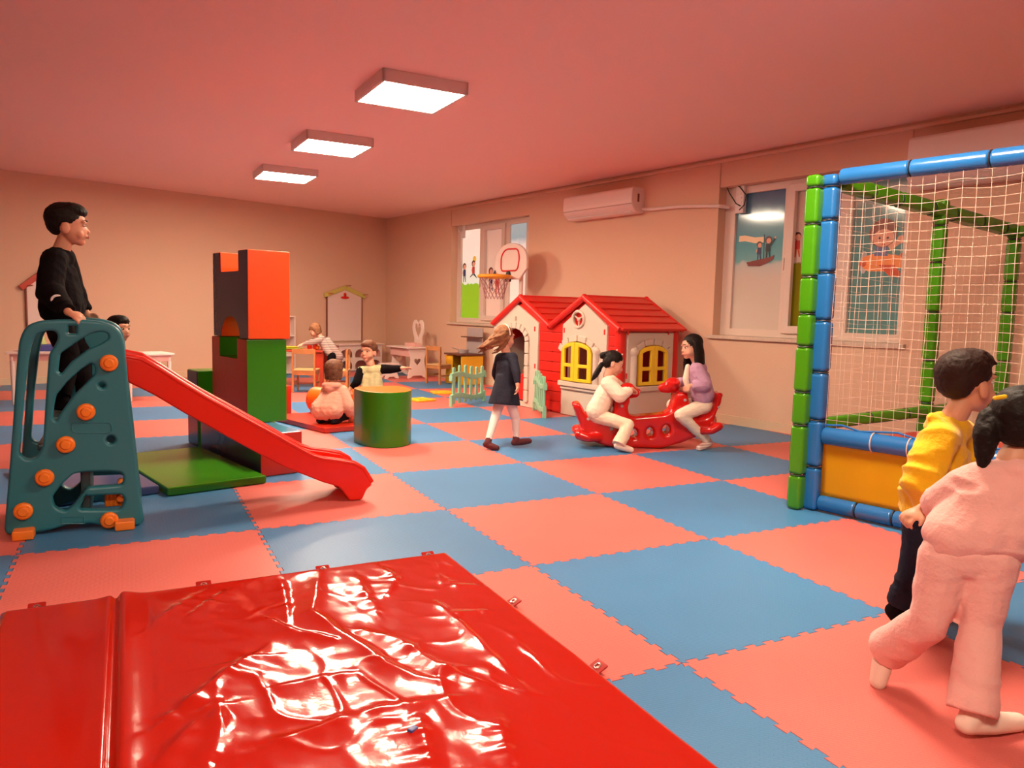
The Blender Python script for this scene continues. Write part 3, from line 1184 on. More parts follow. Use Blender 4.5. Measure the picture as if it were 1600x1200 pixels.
def castle(name, o, w, l, z0, z1, side, rimm, label, notch=True, arch=True, ex=EX, ey=EY):
    h = z1 - z0
    lp = [(0, 0)]
    if arch:
        r = l * .26
        for k in range(13):
            a = math.pi * (1 - k / 12)
            lp.append((l / 2 + r * math.cos(a), .15 * math.sin(a)))
        lp[1] = (l / 2 - r, 0)
        lp[13] = (l / 2 + r, 0)
    lp.append((l, 0))
    lp.append((l, h))
    if notch:
        lp += [(l * .76, h), (l * .76, h - .14), (l * .26, h - .14), (l * .26, h)]
    lp.append((0, h))
    fr = frame(V(o) + ex * (w / 2) + Z * z0, ey, Z)
    mb = MB(fr)
    mb.poly(lp, -w / 2, w / 2, bevel=.008)
    ob = mb.build(name, rimm)
    me = ob.data
    me.materials.append(side)
    for p in me.polygons:
        if abs(p.normal.dot(ex)) > 0.72:
            p.material_index = 1
    return tag(ob, label, 'soft block')


block('soft_block', V((-.810, 2.16, 0)), .287, 1.12, 0, .28, M_['pu_red'], [(-EX, M_['pu_blue']), (Z, M_['pu_lblue'])],
      'long low soft block with red end and blue top, base of the block tower')
castle('castle_block', V((-.828, 2.62, 0)), .290, .67, .283, .865, M_['pu_red'], M_['pu_green'],
       'red and green soft castle block, lower one of the tower', arch=False)
castle('castle_block', V((-.818, 2.61, 0)), .305, .66, .868, 1.478, M_['pu_blue'], M_['pu_or'],
       'dark blue and orange soft castle block with an arch, on top of the tower')
block('soft_block', V((-1.085, 3.39, 0)), .62, .24, 0, .59, M_['pu_green'], [(-EX, M_['pu_blue'])],
      'dark blue and green soft block standing behind the tower, beside the slide')
p = F(456, 648)
block('soft_block', p - EX * .35, .35, .3, 0, .30, M_['pu_red'], [], 'small red soft block peeping out behind the right of the tower')
go = V((-.80, 1.985, 0)) - EX * .585
mb = MB(frame(go, EX, EY, Z))
mb.box((.2925, .60, .026), (.585, 1.2, .05), bevel=.012)
tag(mb.build('folding_mat', M_['pu_green']), 'flat green glossy play mat in front of the block tower', 'play mat')
mb = MB(frame(go - EX * .60 + EY * .05, EX, EY, Z))
mb.box((.2925, .60, .026), (.585, 1.1, .05), bevel=.012)
tag(mb.build('folding_mat', mat('blue_mat', (.06, .10, .26), .3)), 'flat blue play mat beside the green one, behind the climber', 'play mat')
# curved green block
cp = [(.085, 3.27), (.10, 3.05), (.14, 2.945), (.20, 2.885), (.28, 2.86), (.37, 2.875), (.45, 2.93), (.505, 3.01), (.53, 3.10), (.53, 3.25), (.50, 3.36), (.16, 3.36)]
cp = round_loop(cp, .05, 3)
mb = MB()
mb.poly(cp, 0, .445, bevel=.010)
ob = mb.build('curved_soft_block', M_['pu_green'])
face_mats(ob, [(Z, M_['pu_or2'])])
tag(ob, 'green round fronted soft block with an orange top on the coral mat', 'soft block')
# red low mat with child, orange roll
rf = frame(V((-.02, 3.72, 0)), V((.97, .10, 0)).normalized(), EY)
mb = MB(rf)
mb.poly([(-.02, 0), (.62, .05), (.60, 1.05), (-.08, 1.02)], 0.002, .05, bevel=.010)
tag(mb.build('folding_mat', M_['pu_red']), 'thin dark red play mat under the squatting child in the pink hoodie', 'play mat')
a, b = W(487, 622, 7.55), W(556, 624, 7.35)
a.z = b.z = .05 + .128
mb = MB()
mb.cyl(a, b, .127, n=40, bevel=.05)
tag(mb.build('soft_roll', M_['pu_or2']), 'orange soft roller lying behind the squatting child', 'soft roller')
for (u, v, k, r) in ((657, 626, 'yellow square play tile on the floor nearest the curved green block', .3), (690, 614.5, 'yellow square play tile on the floor beside the mint fence', -.2)):
    c = F(u, v)
    mb = MB(Matrix.Translation(c) @ Matrix.Rotation(r, 4, 'Z'))
    mb.box((0, 0, .012), (.27, .27, .022), bevel=.006)
    mb.tube([(-.06, -.06, .024), (.06, -.06, .024), (.06, .06, .024), (-.06, .06, .024)], .008, 6, closed=True)
    tag(mb.build('play_tile', M_['kyel']), k, 'play tile', 'yellow play tiles')

# ------------------------------------------------------------------ padded cage
cg = empty('soft_play_cage', (2.3, 0, 0), 'netted play cage with blue and green padded frame and yellow lower panel', 'play cage')
CA = V((1.968, .225, 0))
CD = V((.235, -.972, 0)).normalized()
CS = V((.985, .11, 0)).normalized()
CL = 1.95


def padded(name, p0, p1, w, m, segl, round_=False, ties=True, jitter=.25, seed=1):
    rnd = random.Random(seed)
    p0, p1 = V(p0), V(p1)
    L = (p1 - p0).length
    d = (p1 - p0) / L
    q = V((0, 0, 1)).rotation_difference(d).to_matrix()
    if abs(d.z) > .9:
        q = Matrix((CD, -CD.cross(Z), Z)).transposed()
        if q.determinant() < 0:
            q = Matrix((CD, CD.cross(Z) * -1, Z)).transposed()
    mb = MB()
    t = 0.0
    cuts = []
    while t < L - 1e-3:
        s = min(segl * (1 + rnd.uniform(-jitter, jitter)), L - t)
        if L - t - s < .05:
            s = L - t
        c = p0 + d * (t + s / 2)
        if round_:
            mb.cyl(p0 + d * (t + .002), p0 + d * (t + s - .002), w / 2, n=20, bevel=w * .16)
        else:
            mb.box(c, (w, w, s - .004) if abs(d.z) > .9 else (w, w, s - .004), bevel=w * .26, rot=q, seg=3)
        t += s
        cuts.append(t)
    o = mb.build(name, m, cg)
    if ties:
        for t in cuts[:-1]:
            c = p0 + d * t
            mb = MB()
            x = d.orthogonal().normalized()
            y = d.cross(x)
            k = w * (.47 if round_ else .5)
            mb.tube([c + x * (k * math.cos(a)) + y * (k * math.sin(a)) for a in [2 * math.pi * i / 14 for i in range(14)]], .0035, 6, closed=True)
            mb.build('cable_tie', M_['dark'], o)
    return o


CH = 1.885
padded('blue_post', CA, CA + Z * (CH + .02), .095, M_['cblue'], .24, seed=5)
GP = CA - RT0 * .092 + V((0, .0, 0))
padded('green_post', GP, GP + Z * (CH + .015), .082, M_['cgreen'], .235, seed=8)
padded('top_rail', CA + Z * CH + CD * .05, CA + CD * CL + Z * CH, .088, M_['cblue'], .30, round_=True, seed=2)
padded('middle_rail', CA + Z * .44 + CD * .045, CA + CD * CL + Z * .44, .10, M_['cblue'], 2.0, round_=True, ties=False)
padded('bottom_rail', CA + Z * .05 + CD * .045, CA + CD * CL + Z * .05, .088, M_['cblue'], .25, round_=True, seed=4)
CB = CA + CD * CL
padded('blue_post', CB, CB + Z * (CH + .02), .095, M_['cblue'], .24, seed=6)
GE = CA + CS * 2.2
MIDP = PL(1459, 480, CA, CS.cross(Z))
padded('green_post', V((MIDP.x, MIDP.y, .0)), V((MIDP.x, MIDP.y, CH)), .085, M_['cgreen'], .3, seed=3)
padded('green_post', V((GE.x, GE.y, 0)), V((GE.x, GE.y, 1.80)), .085, M_['cgreen'], .3, seed=9)
padded('side_rail', CA + Z * (CH - .02) + CS * .06, GE + Z * 1.76, .085, M_['cgreen'], .35, seed=7)
padded('side_rail', CA + Z * .50 + CS * .06, GE + Z * .52, .07, M_['cgreen'], .5, seed=7)
GE2 = GE + CD * 1.9
padded('side_rail', GE + Z * .45, GE2 + Z * .45, .07, M_['cgreen'], .5, seed=7)
padded('side_rail', GE + Z * 1.76, GE2 + Z * 1.76, .07, M_['cgreen'], .5, seed=7)
mb = MB()
q = [CA + CS * .06 + CD * .06, CA + CS * 2.17 + CD * .06, CA + CS * 2.17 + CD * 1.9, CA + CS * .06 + CD * 1.9]
mb.poly([(p.x, p.y) for p in q][::-1], .37, .40, bevel=.004)
mb.build('trampoline_bed', M_['cred'], cg)
# yellow panel between middle and bottom rail
mb = MB()
npx = 24
for k in range(npx):
    pass
pf = frame(CA + CD * .05 + Z * .09, CD, Z)
Lp = CL - .05
bm = bmesh.new()
NX, NZ = 60, 10
vg = [[None] * (NZ + 1) for _ in range(NX + 1)]
for i in range(NX + 1):
    for j in range(NZ + 1):
        x, z = Lp * i / NX, .31 * j / NZ
        b = .006 * noise.noise(V((x * 4, z * 5, 1))) + .004 * math.sin(math.pi * j / NZ)
        vg[i][j] = bm.verts.new(pf @ V((x, z, b)))
for i in range(NX):
    for j in range(NZ):
        bm.faces.new((vg[i][j], vg[i + 1][j], vg[i + 1][j + 1], vg[i][j + 1]))
g = bmesh.ops.solidify(bm, geom=bm.faces[:], thickness=.006)
bmesh.ops.recalc_face_normals(bm, faces=bm.faces[:])
me = bpy.data.meshes.new('yellow_panel')
bm.to_mesh(me)
bm.free()
yp = link('yellow_panel', me, M_['cyel'], cg)
for t in (.02, .28, .52, .80, 1.08, 1.36, 1.64):
    for zz in (.085, ):
        mb = MB()
        c = CA + CD * (.06 + t) + Z * zz
        nrm = CD.cross(Z)
        mb.tube([c - nrm * .05, c - nrm * .052 - Z * .03, c - Z * .075 - nrm * .035], .003, 6)
        mb.build('lacing', M_['dark'], yp)
# nets


def net(name, o, ax, L, z0, z1, cell, sag, seed, ztop=None, czl=None, r=.0012):
    rnd = random.Random(seed)
    nz = int((z1 - z0) / (czl or cell))
    nxn = int(L / cell)
    nrm = ax.cross(Z)

    def P(i, j):
        x = L * i / nxn
        zt = z1 if ztop is None else z1 + (ztop - z1) * i / nxn
        z = z0 + (zt - z0) * j / nz
        s = abs(math.sin(math.pi * x / .30)) * sag * (j / nz) ** 3
        wv = noise.noise(V((x * 2.3, z * 2.3, seed))) * .02
        dz = noise.noise(V((x * 3.1, z * 3.1, seed + 9))) * .014 * math.sin(math.pi * j / nz)
        dx = noise.noise(V((x * 3.1, z * 2.1, seed + 4))) * .012 * math.sin(math.pi * i / nxn)
        return o + ax * (x + dx) + Z * (z - s + dz) + nrm * wv
    mb = MB()
    for i in range(nxn + 1):
        mb.tube([P(i, j) for j in range(nz + 1)], r, 4)
    for j in range(nz + 1):
        mb.tube([P(i, j) for i in range(nxn + 1)], r, 4)
    return mb.build(name, M_['net'], cg)


net('net', CA + CD * .055, CD, CL - .1, .485, 1.855, .060, .018, 1, czl=.047)
net('net', CA + CS * .06, CS, 2.08, .55, 1.80, .085, .01, 5, 1.70, r=.0008)
# net rope and ties on the middle rail
mb = MB()
nrm = CD.cross(Z)
mb.tube([CA + CD * (.05 + t * .1) + Z * (.50 + .012 * math.sin(t * 2.1)) - nrm * (.0) for t in range(19)], .006, 6)
mb.build('net_rope', M_['cblue'], cg)
for t in (.33, .52, .95, 1.4):
    mb = MB()
    c = CA + CD * t + Z * .44
    mb.tube([c + Z * (.053 * math.cos(a)) + nrm * (.053 * math.sin(a)) for a in [2 * math.pi * i / 16 for i in range(16)]], .0035, 6, closed=True)
    mb.build('cable_tie', M_['net'], cg)

# ------------------------------------------------------------------ air conditioners
def wall_ac(s0, s1, z0, z1, dp, label, pipe=None):
    c = C0 + E1 * ((s0 + s1) / 2) + Z * z0
    t = empty('air_conditioner', c, label, 'air conditioner')
    prof = [(0, z0), (-dp * .55, z0 + .0), (-dp * .92, z0 + .07), (-dp, z0 + .12), (-dp * .97, z1 - .02), (-dp * .85, z1), (0, z1)]
    fr = frame(C0 + E1 * ((s0 + s1) / 2), E2, Z)
    body = plate('casing', [round_loop(prof, .03, 4)], s1 - s0, fr, M_['ac'], t, bevel=.012, res=3)
    mb = MB(RF)
    mb.box(((s0 + s1) / 2, -dp * .66, z0 + .012), (s1 - s0 - .12, .045, .012), bevel=.003, rot=Matrix.Rotation(-.35, 3, 'X'))
    mb.build('louvre', M_['white'], t)
    mb = MB(RF)
    mb.box(((s0 + s1) / 2, -dp * .965, z0 + .10), (s1 - s0 - .02, .008, .004))
    mb.box((s1 - .0, -dp * .5, z0 + .17), (.004, .03, .09))
    mb.build('seam', M_['brown'], t)
    if pipe:
        mb = MB()
        mb.tube(pipe, .020, 10)
        mb.build('pipe', M_['ac'], t)
    return t


s0 = ws(890, 320, -.1)[0]
s1 = ws(998, 310, -.1)[0]
zt, zb = ws(998, 289, -.2)[1], ws(998, 334, -.05)[1]
pp = [C0 + E1 * s + Z * z - E2 * .03 for s, z in [ws(u, v, -.03) for u, v in ((985, 327), (1020, 327), (1060, 323), (1100, 322), (1125, 322))]]
pp += [C0 + E1 * ws(1140, 324, .06)[0] + Z * ws(1140, 324, .06)[1] + E2 * .05]
wall_ac(s0, s1, zb, zt, .21, 'white wall air conditioner between the two windows, above the playhouse', pp)
sB, zB = ws(1421, 215, -.2)
wall_ac(sB, sB + 1.3, zB - .40, zB, .22, 'pale wall unit under the ceiling above the cage top rail, cut by the frame edge')
# vent and cables in the corner of the second window
s, z = ws(1158, 310, GAP - .05)
mb = MB(frame(C0 + E2 * (GAP - .05), E1, Z, -E2))
mb.box((s, z, 0), (.10, .30, .05), bevel=.006)
for k in range(5):
    mb.box((s, z - .09 + k * .045, .027), (.05, .02, .006))
vb = mb.build('vent_box', M_['white'], w2)
mb = MB()
for k, pts in enumerate((((1134, 288), (1140, 302), (1150, 318), (1157, 322)), ((1144, 286), (1156, 292), (1166, 305), (1163, 320), (1155, 328)))):
    mb.tube([C0 + E1 * a + Z * b + E2 * (GAP - .08) for a, b in [ws(u, v, GAP - .08) for u, v in pts]], .006, 6)
mb.build('cable', M_['dark'], w2)
s, z = ws(725, 362, GAP - .05)
mb = MB(frame(C0 + E2 * (GAP - .05), E1, Z, -E2))
mb.box((s, z + .03, 0), (.07, .26, .02), bevel=.006)
mb.box((s, z + .03, .012), (.03, .2, .008), bevel=.002)
mb.tube([(s - .12, z + .05, .03), (s - .05, z - .02, .03), (s - .02, z - .10, .03)], .012, 6)
mb.build('vent_box', M_['white'], w1)
# ------------------------------------------------------------------ playhouse
FH = V((math.sin(YAW), math.cos(YAW), 0))
HX = (RT0 * .595 - FH * .804).normalized()      # along the gables, towards the camera
HY = (RT0 * .804 + FH * .595).normalized()      # towards the window wall
PC = V((CAM.x, CAM.y, 0)) + RT0 * 1.053 + FH * 7.42
MW, DP, EV, AP = 1.095, .92, .945, 1.262
HO = PC - HX * (2 * MW)
HF = frame(HO, HX, HY, Z)
house = empty('playhouse', HO + HX * MW + HY * .46, 'red roofed cream plastic playhouse with yellow shutters and two gables', 'playhouse')


def G(u, v, y=.05):
    p = PL(u, v, HO + HY * y, HY) - HO
    return p.dot(HX), p.z


def S(u, v, x=2 * MW - .05):
    p = PL(u, v, HO + HX * x, HX) - HO
    return p.dot(HY), p.z


def arch_top(x0, x1, z0, zs, zt, n=12):
    lp = [(x0, z0), (x1, z0), (x1, zs)]
    for k in range(1, n):
        a = math.pi * k / n
        lp.append(((x0 + x1) / 2 + (x1 - x0) / 2 * math.cos(a), zs + (zt - zs) * math.sin(a)))
    lp.append((x0, zs))
    return lp


FGf = frame(HO + HY * .055, HX, Z, -HY)          # front gable plane
FBk = frame(HO + HY * (DP - .05), HX, Z, -HY)
FSd = frame(HO + HX * (2 * MW - .055), HY, Z, HX)  # near side wall
FSl = frame(HO + HX * .055, HY, Z, HX)


def pent(x0, x1):
    return [(x0, 0.003), (x1, 0.003), (x1, EV - .01), ((x0 + x1) / 2, AP - .035), (x0, EV - .01)]


xa0, xa1 = G(881, 600)[0], G(950, 600)[0]
xb0, xb1 = G(774, 600)[0], G(843, 600)[0]
# arched openings
wx0, wx1 = G(884, 570)[0], G(931.5, 570)[0]
wz0, wzs, wzt = G(907, 599)[1], G(884, 548)[1], G(908, 534)[1]
dx1 = G(824.5, 600)[0]
dx0 = (xb0 + xb1) - dx1
dzt = G(808, 513)[1]
pa = 2 * MW - .5 * MW
pb = .5 * MW
for nm, f, x0, x1, hx in (('gable_wall', FGf, MW + .02, 2 * MW - .05, (xa0 + .03, xa1 - .03)), ('gable_wall', FGf, .05, MW + .0, (xb0 + .03, xb1 - .03))):
    plate(nm, [pent(x0, x1), [(max(hx[0], x0 + .04), .05), (min(hx[1], x1 - .04), .05), (min(hx[1], x1 - .04), .90), (max(hx[0], x0 + .04), .90)]], .04, f, M_['hred'], house, bevel=.008)
cz, cxr = G(908.6, 499)[1], G(908.6, 499)[0]
rr = (G(917, 499)[0] - G(900, 499)[0]) / 2
rz = G(908, 487)[1] - cz
FPa = frame(HO + HY * .035, HX, Z, -HY)
zpk = G(908, 475)[1]


def gpanel(x0, x1, holes, nm='gable_panel'):
    xm = (x0 + x1) / 2
    lp = [(x0, 0.003), (x1, 0.003), (x1, .975), (xm, AP - .067), (x0, .975)]
    return plate(nm, [lp] + holes, .05, FPa, M_['hgrey'], house, bevel=.008)


pA = gpanel(xa0, xa1, [arch_top(wx0, wx1, wz0, wzs, wzt), circ(cxr, cz, rr, 24, rz)])
pB = gpanel(xb0, xb1, [arch_top(dx0, dx1, .06, dzt - .14, dzt)])
# round window ring and spokes
mb = MB(FPa)
mb.tube([(cxr + rr * 1.05 * math.cos(t), cz + rz * 1.05 * math.sin(t), .03) for t in [2 * math.pi * k / 28 for k in range(28)]], .016, 8, closed=True)
for a in (90 + 60, 90 - 60, -90):
    t = math.radians(a)
    mb.cyl((cxr, cz, .02), (cxr + rr * math.cos(t), cz + rz * math.sin(t), .02), .008, n=8)
mb.ell((cxr, cz, .02), (.022, .022, .018))
mb.build('round_window', M_['hgrey'], house)
# slots
mb = MB(FPa)
for u, v in ((947, 519), (884, 516)):
    x, z = G(u, v, .03)
    mb.box((x, z, .026), (.018, .055, .01), bevel=.003)
for u, v in ((838, 514), (838, 572)):
    x, z = G(u, v, .03)
    mb.box((x, z, .026), (.018, .055, .01), bevel=.003)
mb.build('wall_slot', M_['hred'], house)
mb = MB(FPa)
x, z = G(808.5, 497, .03)
mb.box((x, z, .035), (.03, .045, .03), bevel=.006)
mb.build('bell_box', M_['hgrey'], pB)


def arch_stones(fr, x0, x1, z0, zs, zt, w, nm, parent, legs=True, n=9):
    """raised surround of blocks round an arched opening"""
    mb = MB(fr)
    xm = (x0 + x1) / 2
    rx, rzz = (x1 - x0) / 2 + w / 2, (zt - zs) + w / 2
    for k in range(n):
        a0, a1 = math.pi * (k + .06) / n, math.pi * (k + .94) / n
        am = (a0 + a1) / 2
        c = (xm + rx * math.cos(am), zs + rzz * math.sin(am), .035)
        ln = math.hypot(rx * (math.cos(a0) - math.cos(a1)), rzz * (math.sin(a0) - math.sin(a1)))
        tang = math.atan2(rzz * math.cos(am), -rx * math.sin(am))
        mb.box(c, (ln, w, .03), bevel=.008, rot=Matrix.Rotation(tang, 3, 'Z'))
    if legs:
        m = max(2, int((zs - z0) / .13))
        for k in range(m):
            for x in (x0 - w / 2, x1 + w / 2):
                mb.box((x, z0 + (zs - z0) * (k + .5) / m, .035), (w, (zs - z0) / m * .94, .03), bevel=.008)
    return mb.build(nm, M_['hgrey'], parent)


arch_stones(FPa, wx0, wx1, wz0, wzs, wzt, .065, 'arch_surround', pA, legs=False, n=6)
arch_stones(FPa, dx0, dx1, .06, dzt - .14, dzt, .07, 'arch_surround', pB)
mb = MB(FPa)
x, z0 = wx1 + .045, wz0
mb.cyl((wx1 + .05, wz0 - .02, .035), (wx1 + .05, wzs, .035), .035, n=16)
mb.ell((wx1 + .055, wzs + .02, .035), (.045, .05, .04))
mb.build('column', M_['hgrey'], pA)
mb = MB(FPa)
zz = G(915, 602)[1]
mb.box(((xa0 + xa1) / 2, zz, .045), (xa1 - xa0 + .03, .055, .05), bevel=.012)
mb.box(((xa0 + xa1) / 2, zz - .045, .036), (xa1 - xa0 - .02, .03, .03), bevel=.008)
mb.build('window_ledge', M_['hgrey'], pA)


def shutters(fr, x0, x1, z0, zs, zt, parent, ajar=0.0):
    xm = (x0 + x1) / 2
    for side in (0, 1):
        a, b = (x0, xm) if side == 0 else (xm, x1)
        rx = (x1 - x0) / 2

        def zt_at(x, ins=0.0):
            t = max(-1, min(1, (x - xm) / rx))
            return zs + (zt - zs) * math.sqrt(max(0, 1 - t * t)) - ins
        n = 8
        xs = [b + (a - b) * k / n for k in range(n + 1)]
        lp = [(a, z0), (b, z0)] + [(x, zt_at(x)) for x in xs]
        w = b - a
        h1 = [(a + w * .24, z0 + .035), (b - w * .24, z0 + .035), (b - w * .24, z0 + (zs - z0) * .48), (a + w * .24, z0 + (zs - z0) * .48)]
        xs2 = [b - w * .24 + (a - b + w * .48) * k / 5 for k in range(6)]
        h2 = [(a + w * .24, z0 + (zs - z0) * .60), (b - w * .24, z0 + (zs - z0) * .60)] + [(x, zt_at(x, .045)) for x in xs2]
        piv = fr @ V((a if side == 0 else b, 0, .052))
        ob = plate('shutter', [lp, h1, h2], .03, fr @ Matrix.Translation(V((0, 0, .045))), M_['hyel'], parent, bevel=.008)
        if ajar:
            axis = (fr.to_3x3() @ V((0, 1, 0))).normalized()
            inv = ob.parent.matrix_basis.inverted() if False else None
            me = ob.data
            sgn = 1 if side == 0 else -1
            top = parent
            off = V((0, 0, 0))
            t = parent
            while t is not None:
                off += t.location
                t = t.parent
            R = Matrix.Translation(piv - off) @ Matrix.Rotation(ajar * -sgn, 4, axis) @ Matrix.Translation(-(piv - off))
            me.transform(R)


shutters(FPa, wx0 + .004, wx1 - .004, wz0 + .02, wzs, wzt - .004, house, .10)
# side wall
sy0, sy1 = S(974, 600)[0], S(1045, 600)[0]
ox0, ox1 = S(990, 570)[0], S(1036, 570)[0]
oz0, ozs, ozt = S(1010, 603)[1], S(1034, 553)[1], S(1013, 539)[1]
plate('side_wall', [[(.05, .003), (DP - .05, .003), (DP - .05, EV), (.05, EV)], [(sy0 + .03, .05), (sy1 - .03, .05), (sy1 - .03, .88), (sy0 + .03, .88)]],
      .04, FSd, M_['hred'], house, bevel=.008)
FPs = frame(HO + HX * (2 * MW - .035), HY, Z, HX)
pS = plate('side_panel', [[(sy0, .003), (sy1, .003), (sy1, EV - .03), (sy0, EV - .03)], arch_top(ox0, ox1, oz0, ozs, ozt)], .05, FPs, M_['hgrey'], house, bevel=.008)
arch_stones(FPs, ox0, ox1, oz0, ozs, ozt, .065, 'arch_surround', pS, legs=False, n=6)
mb = MB(FPs)
mb.cyl((ox0 - .05, oz0 - .02, .035), (ox0 - .05, ozs, .035), .035, n=16)
mb.ell((ox0 - .055, ozs + .02, .035), (.045, .05, .04))
mb.build('column', M_['hgrey'], pS)
mb = MB(FPs)
zz = S(1010, 606)[1]
mb.box(((sy0 + sy1) / 2, zz, .045), (sy1 - sy0 + .02, .055, .05), bevel=.012)
mb.build('window_ledge', M_['hgrey'], pS)
mb = MB(FPs)
for u, v in ((977, 519), (1040, 519), (974, 587)):
    y, z = S(u, v)
    mb.box((y, z, .026), (.018, .055, .01), bevel=.003)
mb.build('wall_slot', M_['hred'], house)
shutters(FPs, ox0 + .004, ox1 - .004, oz0 + .015, ozs, ozt - .004, house, .04)
# far side, back walls
plate('side_wall', [[(.05, .003), (DP - .05, .003), (DP - .05, EV), (.05, EV)], arch_top(.14, DP - .14, .06, .58, .80)], .04, FSl, M_['hred'], house, bevel=.008)
plate('side_panel', [arch_top(.13, DP - .13, .05, .58, .81)], .02, frame(HO + HX * .045, HY, Z, HX), M_['hgrey'], house, bevel=.004)
plate('back_wall', [pent(MW + .0, 2 * MW - .05)], .04, FBk, M_['hred'], house, bevel=.008)
plate('back_wall', [pent(.05, MW), arch_top(dx0 + .02, dx1 + .12, .15, dzt - .22, dzt - .06)], .04, FBk, M_['hred'], house, bevel=.008)
# half door
plate('half_door', [round_loop([(dx0, .07), (dx1 - .01, .07), (dx1 - .01, G(815, 584)[1]), (dx0, G(815, 584)[1])], .01)], .03,
      frame(HO + HY * .075, HX, Z, -HY), M_['hred'], house, bevel=.006)
mb = MB(HF)
x, z = G(818, 580)
mb.box((x, .07, z), (.07, .04, .05), bevel=.012)
mb.build('door_latch', M_['brown'], house)
# rounded corner posts and siding boards on the red parts
for x, y in ((2 * MW - .07, .07), (2 * MW - .07, DP - .07), (.07, .07), (.07, DP - .07)):
    mb = MB(HF)
    mb.cyl((x, y, 0.003), (x, y, EV), .055, n=20)
    mb.build('corner_post', M_['hred'], house)
for (x0, x1) in ((xb1 + .01, xa0 - .01), (xa1 + .01, 2 * MW - .10), (.10, xb0 - .01)):
    if x1 - x0 < .03:
        continue
    mb = MB(HF)
    k = 0
    z = .02
    while z < EV - .06:
        mb.box(((x0 + x1) / 2, .030, z + .052), (x1 - x0, .014, .100), bevel=.006)
        z += .108
    mb.build('siding', M_['hred'], house)
# roofs
for x0, nm in ((MW, 'roof'), (0, 'roof')):
    xm = x0 + MW / 2
    mb = MB(HF)
    for sgn in (-1, 1):
        run, rise = MW / 2 + .03, AP - EV + .012
        L = math.hypot(run, rise)
        an = math.atan2(rise, run)
        nsh = 5
        for k in range(nsh):
            t0, t1 = k / nsh, (k + 1) / nsh
            tm = (t0 + t1) / 2
            cx = xm + sgn * run * tm
            czz = AP - rise * tm + .012
            lift = .006
            yw = DP + .02 - .02 * (k == 0)
            mb.box((cx, DP / 2, czz), (L / nsh + .02, yw, .026), bevel=.006,
                   rot=Matrix.Rotation(sgn * (an - .085), 3, 'Y'))
    rf = mb.build(nm, M_['hred'], house)
    for y in (0.0, DP):
        mb = MB(HF)
        for sgn in (-1, 1):
            mb.cyl((xm, y, AP + .0), (xm + sgn * (MW / 2 + .0), y, EV + .0), .034, n=14, bevel=.01)
        mb.ell((xm, y, AP + .002), (.038, .036, .038))
        mb.build('bargeboard', M_['hred'], rf)
    mb = MB(HF)
    mb.cyl((xm, 0, AP + .006), (xm, DP, AP + .006), .022, n=12)
    mb.build('ridge_cap', M_['hred'], rf)


# ------------------------------------------------------------------ picket fences
def picket(name, a, b, h, n, label):
    a, b = V(a), V(b)
    d = (b - a)
    L = d.length
    fr = frame(a, d, Z)
    t = empty('picket_fence', (a + b) / 2, label, 'toy fence', 'mint picket fences')
    for k in range(n):
        x = L * (k + .5) / n
        w = min(.024, L / n * .25)
        top = h + .02 * math.sin(k * 1.1)
        plate('picket', [round_loop([(x - w, .03), (x + w, .03), (x + w, top), (x - w, top)], [.003, .003, w * .9, w * .9], 5)], .022, fr, M_['mint'], t, bevel=.005)
    for z in (h * .22, h * .76):
        pts, low = [], []
        m = 20
        for k in range(m + 1):
            x = L * k / m
            c = z + .028 * math.sin(2 * math.pi * k / m + .3)
            pts.append((x, c + .026))
            low.append((x, c - .026))
        plate('fence_rail', [pts + low[::-1]], .034, fr, M_['mint'], t, bevel=.006)
    for x in (.012, L - .012):
        mb = MB(fr)
        mb.box((x, h * .13, 0), (.022, h * .26, .04), bevel=.004)
        mb.box((x, h * .72, 0), (.03, .06, .045), bevel=.006)
        mb.build('end_foot', M_['mint'], t)
    return t


fe = HO + HX * .0 - HY * .03
picket('f', F(703.5, 636), V((fe.x - .06, fe.y + .02, 0)), .45, 6, 'mint green toy picket fence running left from the playhouse')
picket('f', F(834.5, 641), F(850.5, 654), .45, 6, 'mint green toy picket fence standing out in front beside the playhouse door')

# ------------------------------------------------------------------ basketball hoop
bc = W(799, 409, 10.0)
FB = frame(bc, E1, Z, -E2)
hoop = empty('basketball_hoop', V((bc.x, bc.y, 0)), 'toy basketball hoop with cream backboard and yellow rim in front of the far window', 'basketball hoop')
lp = []
for k in range(15):
    a = math.pi * k / 14
    lp.append((.355 * math.cos(a), .02 + .225 * math.sin(a)))
lp = [(.355, -.10), (.20, -.235), (-.20, -.235), (-.355, -.10)][::-1] + []
lp = [(-.20, -.235), (.20, -.235), (.355, -.10)] + [(.355 * math.cos(math.pi * k / 14), .02 + .225 * math.sin(math.pi * k / 14)) for k in range(15)] + [(-.355, -.10)]
bb = plate('backboard', [lp], .04, FB, M_['ac'], hoop, bevel=.012)
mb = MB(FB)
mb.tube([(x, y, .022) for x, y in round_loop([(-.20, -.12), (.17, -.12), (.21, .05), (.17, .16), (-.10, .17), (-.20, .08)], .06, 4)], .011, 6, closed=True)
mb.build('target_outline', M_['hred'], bb)
rc = FB @ V((-.02, -.205, .25))
mb = MB()
mb.tube([rc + E1 * (.205 * math.cos(t)) + E2 * (.205 * math.sin(t)) for t in [2 * math.pi * k / 32 for k in range(32)]], .024, 10, closed=True)
mb.build('rim', mat('rim_yellow', (.85, .36, .02), .4), hoop)
mb = MB()
for k in range(16):
    for s in (1, -1):
        pts = []
        for j in range(6):
            r = .20 - .085 * (j / 5) ** .8
            a = 2 * math.pi * (k + s * j * .5) / 16
            pts.append(rc + E1 * (r * math.cos(a)) + E2 * (r * math.sin(a)) - Z * (.02 + .055 * j))
        mb.tube(pts, .0035, 4)
mb.build('hoop_net', mat('hoop_net_string', (.45, .22, .22), .8), hoop)
mb = MB(FB)
